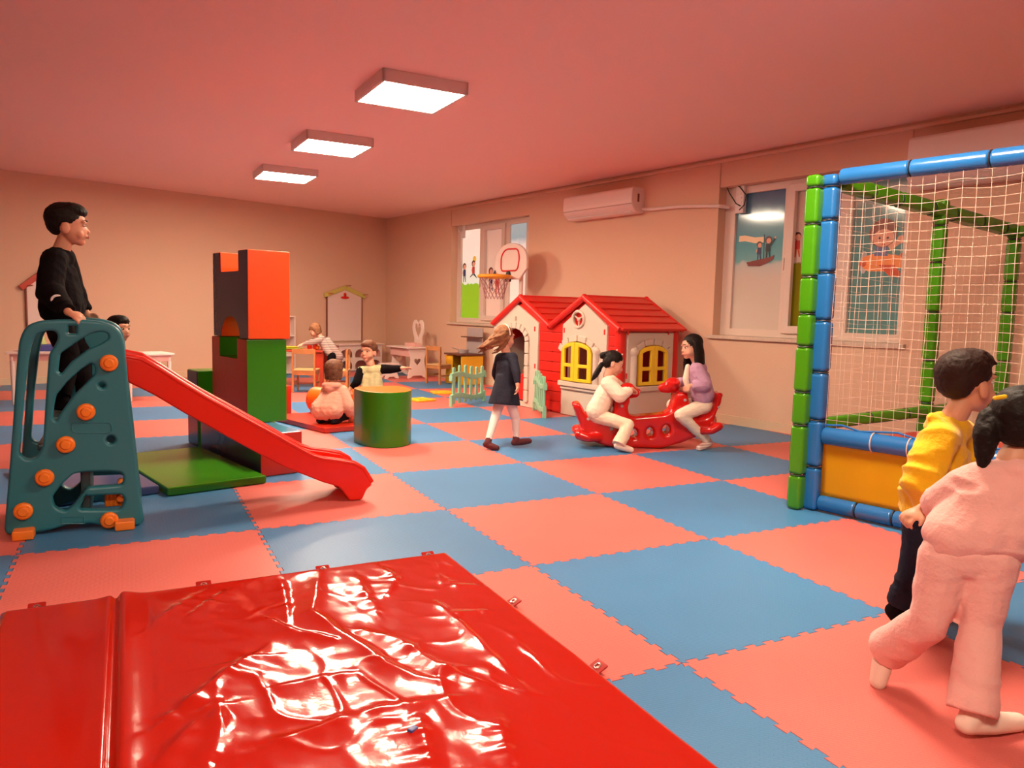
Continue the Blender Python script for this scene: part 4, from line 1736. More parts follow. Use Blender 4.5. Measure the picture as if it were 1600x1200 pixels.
mb.box((-.02, -.215, .035), (.09, .10, .05), bevel=.008)
mb.ell((-.02, -.16, .03), (.04, .04, .03))
mb.build('bracket', M_['dark'], hoop)
mb = MB()
pb0 = FB @ V((.12, -.12, -.08))
mb.cyl((pb0.x, pb0.y, .02), pb0 + Z * .1, .028, n=14)
mb.box((pb0.x, pb0.y, .05), (.45, .45, .1), bevel=.03)
mb.tube([FB @ V((.12, -.05, -.07)), FB @ V((.10, -.05, -.02))], .02, 8)
mb.build('stand', M_['ac'], hoop)


# ------------------------------------------------------------------ nursery furniture
def chair(loc, rz, label, h=.56, sh=.29, w=.30, mtl='wood'):
    t = empty('wooden_chair', loc, label, 'chair', 'small wooden chairs', rz)
    fr = Matrix.Translation(V(loc)) @ Matrix.Rotation(rz, 4, 'Z')
    for x in (-1, 1):
        mb = MB(fr)
        mb.box((x * (w / 2 - .014), -w / 2 + .014, h / 2), (.026, .028, h - .004), bevel=.004)
        mb.build('leg', M_[mtl], t)
        mb = MB(fr)
        mb.box((x * (w / 2 - .014), w / 2 - .014, sh / 2), (.026, .026, sh - .01), bevel=.004)
        mb.build('leg', M_[mtl], t)
    mb = MB(fr)
    mb.box((0, .0, sh), (w, w, .018), bevel=.005)
    mb.build('seat', mat('seat_ply', (.62, .38, .16), .4), t)
    mb = MB(fr)
    mb.box((0, -w / 2 + .014, h - .03), (w - .05, .018, .065), bevel=.004)
    mb.build('backrest', M_[mtl], t)
    mb = MB(fr)
    for z, y in ((sh - .035, -w / 2 + .014), (sh - .035, w / 2 - .014)):
        mb.box((0, y, z), (w - .05, .016, .05), bevel=.003)
    for x in (-1, 1):
        mb.box((x * (w / 2 - .014), 0, sh - .035), (.016, w - .05, .05), bevel=.003)
        mb.box((x * (w / 2 - .014), 0, .13), (.014, w - .05, .024), bevel=.003)
    mb.build('seat_rail', M_[mtl], t)
    return t


# rz: local -y is the back side
def yaw_of(v):
    return math.atan2(v.y, v.x)


c1 = F(474, 614) + FH * .13
chair(c1, yaw_of(FH) - math.pi / 2 + .05, 'small wooden chair with its back to us, beside the soft block tower')
c2 = W(527, 590, 9.75)
c2.z = 0
chair(c2, yaw_of(-RT0) - math.pi / 2 + .1, 'small wooden chair behind the child in the pink hoodie, only one back post clear')
c3 = F(681, 600) + RT0 * .05 + FH * .06
chair(c3, yaw_of((E2 + FH * .0)) - math.pi / 2 + .25, 'small wooden chair standing sideways in front of the pink white vanity', h=.56)
# red table
tb = W(478, 549, 10.35)
tc = V((tb.x, tb.y, 0))
t = empty('nursery_table', tc, 'low red wooden table covered with toys beside the soft block tower', 'table')
fr = Matrix.Translation(tc) @ Matrix.Rotation(yaw_of(RT0) + .1, 4, 'Z')
mb = MB(fr)
mb.box((-.12, 0, .50), (.78, .55, .025), bevel=.008)
mb.build('tabletop', M_['twood'], t)
for x in (-.46, .22):
    for y in (-.22, .22):
        mb = MB(fr)
        mb.box((x, y, .245), (.05 if x < 0 else .10, .05, .485), bevel=.006)
        mb.build('leg', M_['twood'], t)
ztab = .514
toyc = [M_['hyel'], mat('lime_toy', (.35, .50, .05), .4), M_['hred'], M_['pu_or2'], M_['mint']]
mb = MB(fr)
mb.cyl((-.17, -.10, ztab), (-.17, -.10, ztab + .018), .13, .15, n=24)
tag(mb.build('toy_tray', toyc[1]), 'lime green round toy tray on the red table', 'toy')
mb = MB(fr)
mb.cyl((-.20, -.08, ztab + .02), (-.20, -.08, ztab + .035), .10, .12, n=24)
tag(mb.build('toy_plate', toyc[0]), 'yellow toy plate lying on the lime tray', 'toy')
for k, (x, y, m, l) in enumerate(((.06, -.08, M_['hred'], 'red toy cup on the table, left of the orange toy'), (.13, -.02, mat('clear_red', (.7, .05, .03), .2), 'taller red toy jug on the table by the girl'),
                                  (.17, -.12, M_['pu_or2'], 'orange toy fruit at the right edge of the red table'))):
    mb = MB(fr)
    if k < 2:
        mb.cyl((x, y, ztab), (x, y, ztab + .06 + .03 * k), .028, .034, n=16, bevel=.004)
        mb.tube([(x + .03, y, ztab + .05), (x + .055, y, ztab + .04), (x + .03, y, ztab + .015)], .006, 6)
    else:
        mb.ell((x, y, ztab + .03), (.032, .032, .03))
        mb.cyl((x, y, ztab + .055), (x + .003, y, ztab + .066), .004, n=6)
    tag(mb.build('toy_cup' if k == 0 else 'toy_jug' if k == 1 else 'toy_fruit', m), l, 'toy')

# house shaped white boards on the far wall


def wall_board(ul, ur, vt_l, vb, va, label, roofm, clip=None):
    def f_(u, v, off=.02):
        p = PL(u, v, C0 - FN * off, FN) - C0
        return p.dot(FE), p.z
    xl, xr = f_(ul, vt_l)[0], f_(ur, vt_l)[0]
    zt, zb, za = f_(ul, vt_l)[1], f_(ul, vb)[1], f_((ul + ur) / 2, va)[1]
    c = C0 + FE * ((xl + xr) / 2) - FN * .02
    t = empty('house_board', c + Z * zb, label, 'board')
    fr = frame(C0 - FN * .018, FE, Z, -FN)
    xm = (xl + xr) / 2
    plate('panel', [[(xr, zb), (xl, zb), (xl, zt), (xm, za - .04), (xr, zt)]], .02, fr, M_['board'], t, bevel=.004)
    mb = MB(fr)
    mb.box((xl, (zb + zt) / 2, .006), (.016, zt - zb, .03))
    mb.box((xr, (zb + zt) / 2, .006), (.016, zt - zb, .03))
    mb.build('side_trim', M_['brown'], t)
    for a, b in ((xl, xr), (xr, xl)):
        s = 1 if a > xm else -1
        mb = MB(fr)
        p0, p1 = V((xm - s * .02, za - .02, .02)), V((a + s * .06, zt - .03, .02))
        d = p1 - p0
        mb.box((p0 + p1) / 2, (d.length, .07, .035), bevel=.006, rot=Matrix.Rotation(math.atan2(d.y, d.x), 3, 'Z'))
        mb.build('roof_strip', roofm, t)
    for x, z in ((xl, zt), (xm, za), (xr, zt)):
        mb = MB(fr)
        mb.cyl((x, z - .0, .0), (x + (-.05), z + .01, .13), .009, n=8)
        mb.build('peg', M_['wood'], t)
    return t, fr, xm, za, zb, xl, xr


tB, frB, xm, za, zb, xl, xr = wall_board(510.5, 565, 459, 533, 447, 'white house shaped board with lime green roof strips on the far wall', M_['ygreen'])
mb = MB(frB)
mb.ell((xm, za - .20, .02), (.09, .025, .012))
mb.ell((xm, za - .15, .02), (.03, .035, .012))
mb.build('ornament', M_['hred'], tB)
wall_board(40, 96, 447, 512, 420, 'white house shaped board with a red roof strip behind the boy on the climber', M_['twood'])


def arch_unit(p0, ax, L, D, Hh, label, name):
    """white toy unit on the floor: two rows of arched niches"""
    n = ax.cross(Z)
    if n.dot(CAM - p0) < 0:
        n = -n
    t = empty(name, p0 + ax * (L / 2), label, 'toy unit')
    fr = frame(p0, ax, Z, n)
    fl = [[(0, .01), (L, .01), (L, Hh), (0, Hh)]]
    for r in range(2):
        for c in range(3):
            x0, x1 = L * (c + .1) / 3, L * (c + .9) / 3
            z0 = .04 + r * (Hh - .06) / 2
            fl.append(arch_top(x0, x1, z0, z0 + .06, z0 + (Hh - .06) / 2 - .05, 8))
    plate('front', fl, .02, fr @ Matrix.Translation(V((0, 0, D - .01))), M_['toyw'], t, bevel=.004)
    mb = MB(fr)
    mb.box((L / 2, Hh / 2, .01), (L, Hh - .02, .02))
    mb.box((L / 2, Hh / 2, D / 2), (L - .02, .018, D - .04))
    mb.box((.01, Hh / 2, D / 2), (.018, Hh - .02, D - .03))
    mb.box((L - .01, Hh / 2, D / 2), (.018, Hh - .02, D - .03))
    mb.build('carcass', M_['toyp'], t)
    mb = MB(fr)
    mb.box((L / 2, Hh + .012, D / 2 + .01), (L + .06, .028, D + .04), bevel=.005)
    mb.build('worktop', M_['toyw'], t)
    return t


q0 = PL(598, 560, C0 - FN * .36, FN)
q1 = PL(531, 560, C0 - FN * .36, FN)
Lq = (V((q1.x, q1.y, 0)) - V((q0.x, q0.y, 0))).length
arch_unit(C0 - FN * .04 + FE * ((V((q0.x, q0.y, 0)) - C0).dot(FE)), FE, Lq, .30, .45, 'white toy shelf unit with arched openings under the house board', 'toy_kitchen')
# tall white unit by the tower
q0 = PL(463, 500, C0 - FN * .36, FN)
mb = MB(frame(C0 - FN * .04 + FE * ((V((q0.x, q0.y, 0)) - C0).dot(FE)), FE, Z, -FN))
t = empty('toy_cupboard', V((q0.x, q0.y, 0)), 'tall white toy cupboard against the far wall, just right of the tower top', 'cupboard')
mb.box((.25, .47, .01), (.5, .92, .02))
mb.box((.01, .47, .15), (.02, .92, .3), bevel=.003)
mb.box((.49, .47, .15), (.02, .92, .3), bevel=.003)
for z in (.02, .30, .62, .93):
    mb.box((.25, z, .15), (.5, .02, .3), bevel=.003)
mb.build('carcass', M_['toyw'], t)


def heart(cx, cy, s, n=24):
    out = []
    for k in range(n):
        t = 2 * math.pi * k / n
        x = 16 * math.sin(t) ** 3
        y = 13 * math.cos(t) - 5 * math.cos(2 * t) - 2 * math.cos(3 * t) - math.cos(4 * t)
        out.append((cx - x / 16 * s, cy + y / 16 * s))
    return out


# vanity: near side panel spans E2, the table runs back along -E1
v0 = F(636, 592)
v0.z = 0
VT = empty('toy_vanity', v0, 'pink white toy vanity table with heart cut out and heart mirror by the corner', 'toy vanity')
VW, VL, VH = .36, .62, .475
prof = [(0.0, .004), (.05, .004), (.10, .045), (VW - .10, .045), (VW - .05, .004), (VW, .004), (VW - .04, .18), (VW - .06, .30), (VW - .01, VH), (.01, VH), (.06, .30), (.04, .18)]
for off in (0, -VL):
    plate('side_panel', [round_loop(prof, .02, 3), heart(VW / 2, .27, .06)], .02, frame(v0 + E1 * off, E2, Z, E1), M_['toyw'], VT, bevel=.004)
mb = MB(frame(v0 - E1 * (VL / 2), E2, E1, -Z) if False else Matrix.Identity(4))
mb.box(v0 - E1 * (VL / 2) + E2 * (VW / 2) + Z * (VH + .012), (VW + .06, VL + .10, .022), bevel=.006, rot=Matrix((E2, -E1, Z)).transposed())
mb.build('tabletop', M_['toyw'], VT)
mb = MB()
mb.box(v0 - E1 * (VL / 2) + E2 * .03 + Z * (VH - .07), (.02, VL - .02, .11), bevel=.004, rot=Matrix((E2, -E1, Z)).transposed())
mb.build('drawer_front', M_['toyp'], VT)
mb = MB()
mb.box(v0 - E1 * (VL * .35) + E2 * (VW * .62) + Z * (VH + .05), (.12, VL * .55, .06), bevel=.004, rot=Matrix((E2, -E1, Z)).transposed())
mb.build('shelf_box', M_['toyp'], VT)
frm = frame(v0 - E1 * (VL * .42) + E2 * (VW - .02), E1, Z, -E2)
mo = [(-x, .70 + (y - .70) * 1.45) for x, y in heart(0, .72, .185)]
mi = [(-x, .70 + (y - .70) * 1.35) for x, y in heart(0, .745, .105)]
lo = [(-.12, VH + .02), (.12, VH + .02), (.10, .60), (-.10, .60)]
plate('mirror_frame', [mo, mi], .022, frm, M_['toyw'], VT, bevel=.005)
mb = MB(frm)
mb.box((0, .56, 0), (.24, .12, .02), bevel=.006)
mb.build('mirror_base', M_['toyw'], VT)
# stool beside it
s0_ = F(612, 592)
ST = empty('toy_stool', s0_, 'white toy stool with a heart cut out, left of the vanity', 'stool')
pr = [(-.13, .004), (-.07, .004), (-.04, .035), (.04, .035), (.07, .004), (.13, .004), (.08, .12), (.09, .22), (-.09, .22), (-.08, .12)]
for off in (0, .2):
    plate('side_panel', [round_loop(pr, .015, 3), heart(0, .14, .025, 14)], .016, frame(s0_ - E1 * off, E2, Z, E1), M_['toyw'], ST, bevel=.003)
mb = MB()
mb.box(s0_ - E1 * .1 + Z * .23, (.24, .26, .018), bevel=.005, rot=Matrix((E2, -E1, Z)).transposed())
mb.build('seat', M_['toyw'], ST)

# toy kitchen with yellow doors by the window wall
k0 = F(720, 603)
KT = empty('toy_kitchen', k0, 'toy kitchen with yellow sides, brown worktop and grey back panel under the far window', 'toy kitchen')
rk = Matrix((E2, -E1, Z)).transposed()
KW, KL, KH = .38, .42, .44
mb = MB()
mb.box(k0 + E2 * (KW / 2) + Z * (KH / 2), (KW, .02, KH - .02), bevel=.004, rot=rk)
mb.build('side_panel', M_['kyel'], KT)
mb = MB()
mb.box(k0 + E2 * (KW / 2) - E1 * KL + Z * (KH / 2), (KW, .02, KH - .02), bevel=.004, rot=rk)
mb.box(k0 + E2 * (KW - .01) - E1 * (KL / 2) + Z * (KH / 2), (.02, KL, KH - .02), bevel=.004, rot=rk)
mb.box(k0 + E2 * (.02) - E1 * (KL * .80) + Z * (KH / 2), (.02, KL * .35, KH - .02), bevel=.004, rot=rk)
mb.build('carcass', M_['kyel'], KT)
mb = MB()
mb.box(k0 + E2 * .20 - E1 * (KL * .42) + Z * (KH / 2), (.02, KL * .7, KH - .06), rot=rk)
mb.build('interior', M_['kbrown'], KT)
mb = MB()
mb.box(k0 + E2 * (KW / 2) - E1 * (KL / 2) + Z * (KH + .01), (KW + .05, KL + .05, .024), bevel=.004, rot=rk)
mb.build('worktop', M_['kbrown'], KT)
mb = MB()
mb.box(k0 + E2 * (KW - .01) - E1 * (KL / 2) + Z * (KH + .21), (.02, KL, .38), bevel=.004, rot=rk)
mb.build('back_panel', M_['kgrey'], KT)
mb = MB()
mb.box(k0 + E2 * (KW - .06) - E1 * (KL / 2) + Z * (KH + .26), (.12, KL + .02, .015), bevel=.003, rot=rk)
mb.build('shelf', M_['kbrown'], KT)
mb = MB()
c = k0 + E2 * .16 - E1 * .2 + Z * (KH + .023)
mb.cyl(c, c + Z * .055, .07, .085, n=20)
mb.tube([c + Z * .05 + E2 * -.08, c + Z * .07 + E2 * -.14, c + Z * .085 + E2 * -.20], .006, 6)
tag(mb.build('toy_pan', M_['kgrey']), 'small grey toy pan on the brown worktop of the toy kitchen', 'toy')

# white tables at the left, behind the climber
def white_table(c, w, d, h, rz, label, legw=.04):
    t = empty('white_table', c, label, 'table', None, rz)
    fr = Matrix.Translation(V(c)) @ Matrix.Rotation(rz, 4, 'Z')
    mb = MB(fr)
    mb.box((0, 0, h - .012), (w, d, .024), bevel=.005)
    mb.build('tabletop', M_['toyw'], t)
    mb = MB(fr)
    mb.box((0, 0, h - .06), (w - .06, d - .06, .07), bevel=.004)
    mb.build('apron', M_['toyp'], t)
    for x in (-1, 1):
        for y in (-1, 1):
            mb = MB(fr)
            mb.cyl((x * (w / 2 - .05), y * (d / 2 - .05), .004), (x * (w / 2 - .05), y * (d / 2 - .05), h - .05), legw * .35, legw * .6, n=10)
            mb.build('leg', M_['toyw'], t)
    return t


a = W(226, 552, 8.6)
white_table(V((a.x, a.y, 0)), .52, .42, .53, .3, 'small white table seen just above the top of the red slide')
a = W(55, 545, 8.0)
white_table(V((a.x, a.y, 0)), .46, .40, .56, -.1, 'small white table seen through the left opening of the climber')
mb = MB(Matrix.Translation(V((a.x + .05, a.y, .56))) @ Matrix.Rotation(.2, 4, 'Z'))
mb.box((0, 0, .035), (.34, .24, .07), bevel=.01)
tag(mb.build('toy_box', mat('blue_toy', (.04, .05, .25), .4)), 'blue toy box on the white table behind the climber', 'toy box')
mb = MB(Matrix.Translation(V((a.x + .05, a.y, .631))) @ Matrix.Rotation(.1, 4, 'Z'))
mb.cyl((0, 0, 0), (0, 0, .10), .06, .03, n=16, bevel=.006)
tag(mb.build('toy_cone', mat('lime_cone', (.35, .42, .12), .5)), 'pale green toy on top of the blue box behind the climber', 'toy')
# ------------------------------------------------------------------ children
def basis(f, u):
    f = V(f).normalized()
    u = (V(u) - f * V(u).dot(f)).normalized()
    r = f.cross(u)
    return r, f, u


def hand(mb, w, d, n, side, curl=.5, s=1.0, thumb=True):
    """w wrist, d towards the fingers, n palm normal, side = +1/-1 for the thumb side along d x n"""
    d = V(d).normalized()
    n = (V(n) - d * V(n).dot(d)).normalized()
    x = d.cross(n) * side
    R = Matrix((x, d, n)).transposed()
    mb.ell(V(w) + d * .030 * s, (.026 * s, .034 * s, .013 * s), rot=R)
    mb.cap(V(w) - d * .01, V(w) + d * .012 * s, .017 * s, .018 * s)
    L = (.040, .046, .042, .034)
    for k in range(4):
        off = (1.5 - k) * .0145 * s
        sp = (1.5 - k) * .10
        p = V(w) + d * .052 * s + x * off
        dd = (d + x * sp).normalized()
        a = curl * .55
        pts, rs = [p - d * .012 * s], [.0075 * s]
        for j in range(3):
            a += curl * .75
            st = dd * math.cos(a - curl * .5) + n * math.sin(a - curl * .5)
            p = p + st * L[k] * s * (.42, .33, .25)[j]
            pts.append(p)
            rs.append((.0070, .0064, .0056)[j] * s)
        mb.chain(pts, rs, sub=1)
    if thumb:
        p0 = V(w) + d * .014 * s + x * .018 * s
        p1 = p0 + (d * .55 + x * .75 + n * .25).normalized() * .024 * s
        p2 = p1 + (d * .9 + x * .25 + n * (.3 + curl * .3)).normalized() * .022 * s
        mb.chain([p0, p1, p2], [.0095 * s, .0082 * s, .0068 * s], sub=1)


def foot_pts(an, toe):
    an, toe = V(an), V(toe)
    return an, toe


def person(name, label, base, sp):
    """sp: joints in world space, clothes, hair"""
    root = empty(name, base, label, 'person')
    J = {k: V(v) for k, v in sp['j'].items()}
    s = sp.get('s', 1.0)          # 1 = child of about 1.1 m
    vox = sp.get('vox', .006)
    hc = J['head']
    hr, hf, hu = basis(sp['face'], sp.get('up', Z))
    hs = sp.get('hs', 1.0) * s

    def Hd(x, y, z):
        return hc + (hr * x + hf * y + hu * z) * hs
    HRm = Matrix((hr, hf, hu)).transposed()
    skin = sp.get('skin', M_['skin'])
    mb = MB()
    # head
    mb.ell(Hd(0, -.012, .024), (.071 * hs, .086 * hs, .078 * hs), rot=HRm, sub=3)
    mb.ell(Hd(0, .022, -.028), (.060 * hs, .060 * hs, .066 * hs), rot=HRm, sub=3)
    mb.ell(Hd(0, .050, -.078), (.026 * hs, .024 * hs, .020 * hs), rot=HRm)
    for x in (-1, 1):
        mb.ell(Hd(x * .034, .048, -.042), (.027 * hs, .022 * hs, .024 * hs), rot=HRm)
        mb.ell(Hd(x * .072, -.008, -.022), (.010 * hs, .020 * hs, .028 * hs), rot=HRm)
        mb.ell(Hd(x * .028, .066, .020), (.024 * hs, .013 * hs, .009 * hs), rot=HRm)
    mb.cap(Hd(0, .070, -.004), Hd(0, .086, -.027), .007 * hs, .0105 * hs)
    mb.ell(Hd(0, .080, -.053), (.017 * hs, .009 * hs, .008 * hs), rot=HRm)
    # neck and trunk
    sl_, sr_ = J['shL'], J['shR']
    hl, hr2 = J['hipL'], J['hipR']
    shm, hpm = (sl_ + sr_) / 2, (hl + hr2) / 2
    neck = J.get('neck', shm + (hc - shm) * .25)
    mb.cap(neck, Hd(0, -.012, -.06), .042 * s, .037 * s)
    ax = (sr_ - sl_).normalized()
    mb.cap(sl_, sr_, .034 * s, .034 * s)
    chest = shm + (hpm - shm) * .25
    for k in (-1, 1):
        mb.cap(chest + ax * k * .040 * s, hpm + ax * k * .040 * s, .052 * s, .055 * s)
    for a in 'LR':
        mb.chain([J['sh' + a], J['el' + a], J['wr' + a]], [.032 * s, .025 * s, .018 * s])
        mb.chain([J['hip' + a], J['kn' + a], J['an' + a]], [.055 * s, .038 * s, .024 * s])
        an, toe = J['an' + a], J['toe' + a]
        dn = sp.get('sole' + a, -Z)
        heel = an + V(dn) * .022 * s - (toe - an).normalized() * .018 * s
        mb.chain([an, heel], [.024 * s, .022 * s])
        mb.chain([heel, (heel + toe) / 2, toe], [.022 * s, .025 * s, .020 * s])
        h = sp.get('hand' + a)
        if h:
            hand(mb, J['wr' + a], h[0], h[1], h[2], h[3], s * sp.get('hsz', .92))
    body = remesh(mb, 'body', skin, root, voxel=vox, smooth=3)
    # eyes, brows, mouth
    for x in (-1, 1):
        mb = MB()
        mb.ell(Hd(x * .028, .0675, .002), (.0115 * hs, .0080 * hs, .0080 * hs), rot=HRm)
        e = mb.build('eye', M_['eyew'], body)
        mb = MB()
        mb.ell(Hd(x * .028 + .002 * sp.get('gaze', 0), .0725, .002), (.0072 * hs, .0048 * hs, .0072 * hs), rot=HRm)
        mb.build('iris', M_['iris'], e)
        mb = MB()
        mb.cap(Hd(x * .015, .0815, .028), Hd(x * .042, .072, .028), .0026 * hs, .0018 * hs, sub=1)
        mb.build('eyebrow', sp.get('hairm', M_['hairk']), body)
    mb = MB()
    mb.ell(Hd(0, .087, -.0505), (.016 * hs, .006 * hs, .0035 * hs), rot=HRm)
    mb.ell(Hd(0, .086, -.0565), (.014 * hs, .006 * hs, .0042 * hs), rot=HRm)
    mb.build('lips', M_['lips'], body)
    # hair
    hm = sp.get('hairm', M_['hairk'])
    mb = MB()
    st = sp['hair']
    mb.ell(Hd(0, -.020, .036), (.079 * hs, .088 * hs, .077 * hs), rot=HRm, sub=3)
    if st == 'short':
        mb.ell(Hd(0, -.048, .012), (.068 * hs, .054 * hs, .066 * hs), rot=HRm, sub=3)
        mb.ell(Hd(0, .005, .070), (.066 * hs, .078 * hs, .044 * hs), rot=HRm, sub=3)
        rnd = random.Random(4)
        for k in range(9):
            x = -.05 + .1 * k / 8
            mb.cap(Hd(x * .8, .01, .095), Hd(x, .077 - abs(x) * .35, .062 + rnd.uniform(-.008, .004)), .015 * hs, .006 * hs, sub=1)
    elif st == 'bob':
        mb.ell(Hd(0, -.030, .005), (.081 * hs, .074 * hs, .080 * hs), rot=HRm, sub=3)
        for k in range(15):
            a = math.pi * (1.0 + k / 14) if k else math.pi
            x, y = .076 * math.cos(a), .078 * math.sin(a) * .9 - .01
            mb.cap(Hd(x * .9, y * .9, .03), Hd(x * .98, y * .96, -.058 - .008 * (k % 2)), .020 * hs, .012 * hs, sub=1)
        for k in range(7):
            x = -.05 + .1 * k / 6
            mb.cap(Hd(x * .8, .02, .09), Hd(x, .078 - abs(x) * .3, .045), .016 * hs, .008 * hs, sub=1)
    elif st in ('tied', 'pigtail'):
        mb.ell(Hd(0, -.045, .006), (.072 * hs, .058 * hs, .070 * hs), rot=HRm, sub=3)
        for tail in sp['tails']:
            pts = [Hd(*p[:3]) if len(p) == 4 else p[0] for p in tail]
            rs = [(p[3] if len(p) == 4 else p[1]) * hs for p in tail]
            mb.chain(pts, rs, sub=2)
            for k in range(5):
                o = [V((math.sin(k * 2.4 + i), math.cos(k * 1.7 + i), math.sin(k + i * .7))) * rs[i] * .5 for i in range(len(pts))]
                mb.chain([p + q for p, q in zip(pts, o)], [max(.004, r * .5) for r in rs], sub=1)
    elif st == 'long':
        mb.ell(Hd(0, -.040, .000), (.078 * hs, .062 * hs, .080 * hs), rot=HRm, sub=3)
        rnd = random.Random(2)
        for k in range(26):
            a = math.pi * (.93 + 1.14 * k / 25)
            x, y = .080 * math.cos(a), .075 * math.sin(a) * .95 - .012
            L = sp.get('hlen', .26)
            q0, q1 = Hd(x * .85, y * .85, .045), Hd(x * 1.08, y * 1.05, -.05)
            q2 = q1 - Z * (L * .5 * hs) + (hr * x + hf * y) * .15
            q3 = q2 - Z * (L * .5 * hs * rnd.uniform(.85, 1.05)) + V((rnd.uniform(-1, 1), rnd.uniform(-1, 1), 0)) * .008
            mb.chain([q0, q1, q2, q3], [.020 * hs, .018 * hs, .015 * hs, .006 * hs], sub=1)
    elif st == 'curly':
        mb.ell(Hd(0, -.045, .000), (.080 * hs, .070 * hs, .080 * hs), rot=HRm, sub=3)
        rnd = random.Random(6)
        fl = V(sp.get('flow', (0, 0, 0)))
        for k in range(34):
            a = math.pi * (.92 + 1.16 * rnd.random())
            x, y = .080 * math.cos(a), .085 * math.sin(a) - .01
            p = Hd(x * .9, y * .9, rnd.uniform(-.01, .06))
            pts, rs = [p], [.020 * hs]
            L = rnd.uniform(.09, .17) * hs
            for j in range(6):
                p = p - Z * L / 6 * .8 + fl * (L / 6) * (.4 + j * .25) + V((rnd.uniform(-1, 1), rnd.uniform(-1, 1), rnd.uniform(-1, 1))) * .009
                pts.append(p)
                rs.append((.019, .018, .016, .014, .011, .006)[j] * hs)
            mb.chain(pts, rs, sub=1)
    hair = remesh(mb, 'hair', hm, root, voxel=max(.0045, vox * .9), smooth=1, ntz=.0022, nsc=70)
    # upper garment
    c = sp['top']
    th = c.get('th', .012) * 1.0
    mb = MB()
    mb.cap(sl_, sr_, .036 * s + th, .036 * s + th)
    mb.cap(neck + (shm - neck) * .45, shm, .034 * s + th * .55, .05 * s + th)
    hem = J.get('hem', hpm)
    for k in (-1, 1):
        mb.cap(chest + ax * k * .040 * s, hem + ax * k * c.get('hw', .042) * s, .054 * s + th, c.get('hr', .058) * s + th)
    mb.cap(chest, hem, .060 * s + th, (c.get('hr', .058) + .004) * s + th)
    slv = c.get('sleeve', M_[c['m']] if isinstance(c['m'], str) else c['m'])
    smb = MB() if c.get('sm') else mb
    for a in 'LR':
        e = J['wr' + a] + (J['el' + a] - J['wr' + a]).normalized() * (.022 * s)
        kk = c.get('puff', 1.0)
        smb.chain([J['sh' + a], J['el' + a]], [.036 * s + th, .029 * s * kk + th])
        smb.cyl(J['el' + a], e, .029 * s * kk + th, .021 * s * (1 + (kk - 1) * .4) + th * .6, n=24)
    if c.get('hood'):
        bk = sp.get('back', -hf)
        bk = V(bk)
        hd = (shm + neck) / 2 + bk * .035 * s
        mb.tube([hd + ax * (.066 * s * math.cos(t)) + (bk * .55 + Z * .10) * (.085 * s * math.sin(t)) + Z * .015 for t in [2 * math.pi * k / 16 for k in range(16)]], .029 * s, 8, closed=True)
        mb.ell(hd + bk * .03 * s, (.055 * s, .045 * s, .04 * s))
    if c.get('skirt'):
        k0, k1, r0, r1 = c['skirt']
        mb.cyl(V(k0), V(k1), r0, r1, n=32)
    tm = M_[c['m']]
    remesh(mb, c.get('name', 'sweater'), tm, root, voxel=max(.006, vox * 1.15), smooth=4, ntz=c.get('nz', .0035), nsc=c.get('ns', 13), fold=c.get('fold', .35))
    if c.get('sm'):
        remesh(smb, 'sleeves', M_[c['sm']], root, voxel=max(.006, vox * 1.15), smooth=4, ntz=.003, nsc=14, fold=.3)
    # lower garment
    b = sp['bottom']
    tb_ = b.get('th', .010)
    mb = MB()
    mb.cap(hl, hr2, .058 * s + tb_, .058 * s + tb_)
    if not b.get('low'):
        mb.cap(hpm, hpm + (chest - hpm) * .35, .060 * s + tb_, .056 * s + tb_)
    for a in 'LR':
        e = J['an' + a] + (J['kn' + a] - J['an' + a]).normalized() * b.get('cut', .02) * s
        fl = b.get('flare', 0)
        mb.chain([J['hip' + a], J['kn' + a]], [.058 * s + tb_, .040 * s + tb_])
        mb.cyl(J['kn' + a], e, .040 * s + tb_, .027 * s + tb_ + fl, n=24)
    remesh(mb, b.get('name', 'trousers'), M_[b['m']], root, voxel=max(.006, vox * 1.15), smooth=4, ntz=b.get('nz', .0035), nsc=14, fold=.35)
    # socks
    if sp.get('socks'):
        for a in 'LR':
            mb = MB()
            an, toe = J['an' + a], J['toe' + a]
            dn = V(sp.get('sole' + a, -Z))
            heel = an + dn * .022 * s - (toe - an).normalized() * .018 * s
            up = an + (J['kn' + a] - an).normalized() * .05 * s
            g = .0035
            mb.chain([up, an, heel], [.026 * s + g, .026 * s + g, .024 * s + g])
            mb.chain([heel, (heel + toe) / 2, toe], [.024 * s + g, .027 * s + g, .022 * s + g])
            remesh(mb, 'sock', M_[sp['socks']], root, voxel=max(.005, vox), smooth=2)
    return root, body, hair, dict(J=J, Hd=Hd, hs=hs, hr=hr, hf=hf, hu=hu)


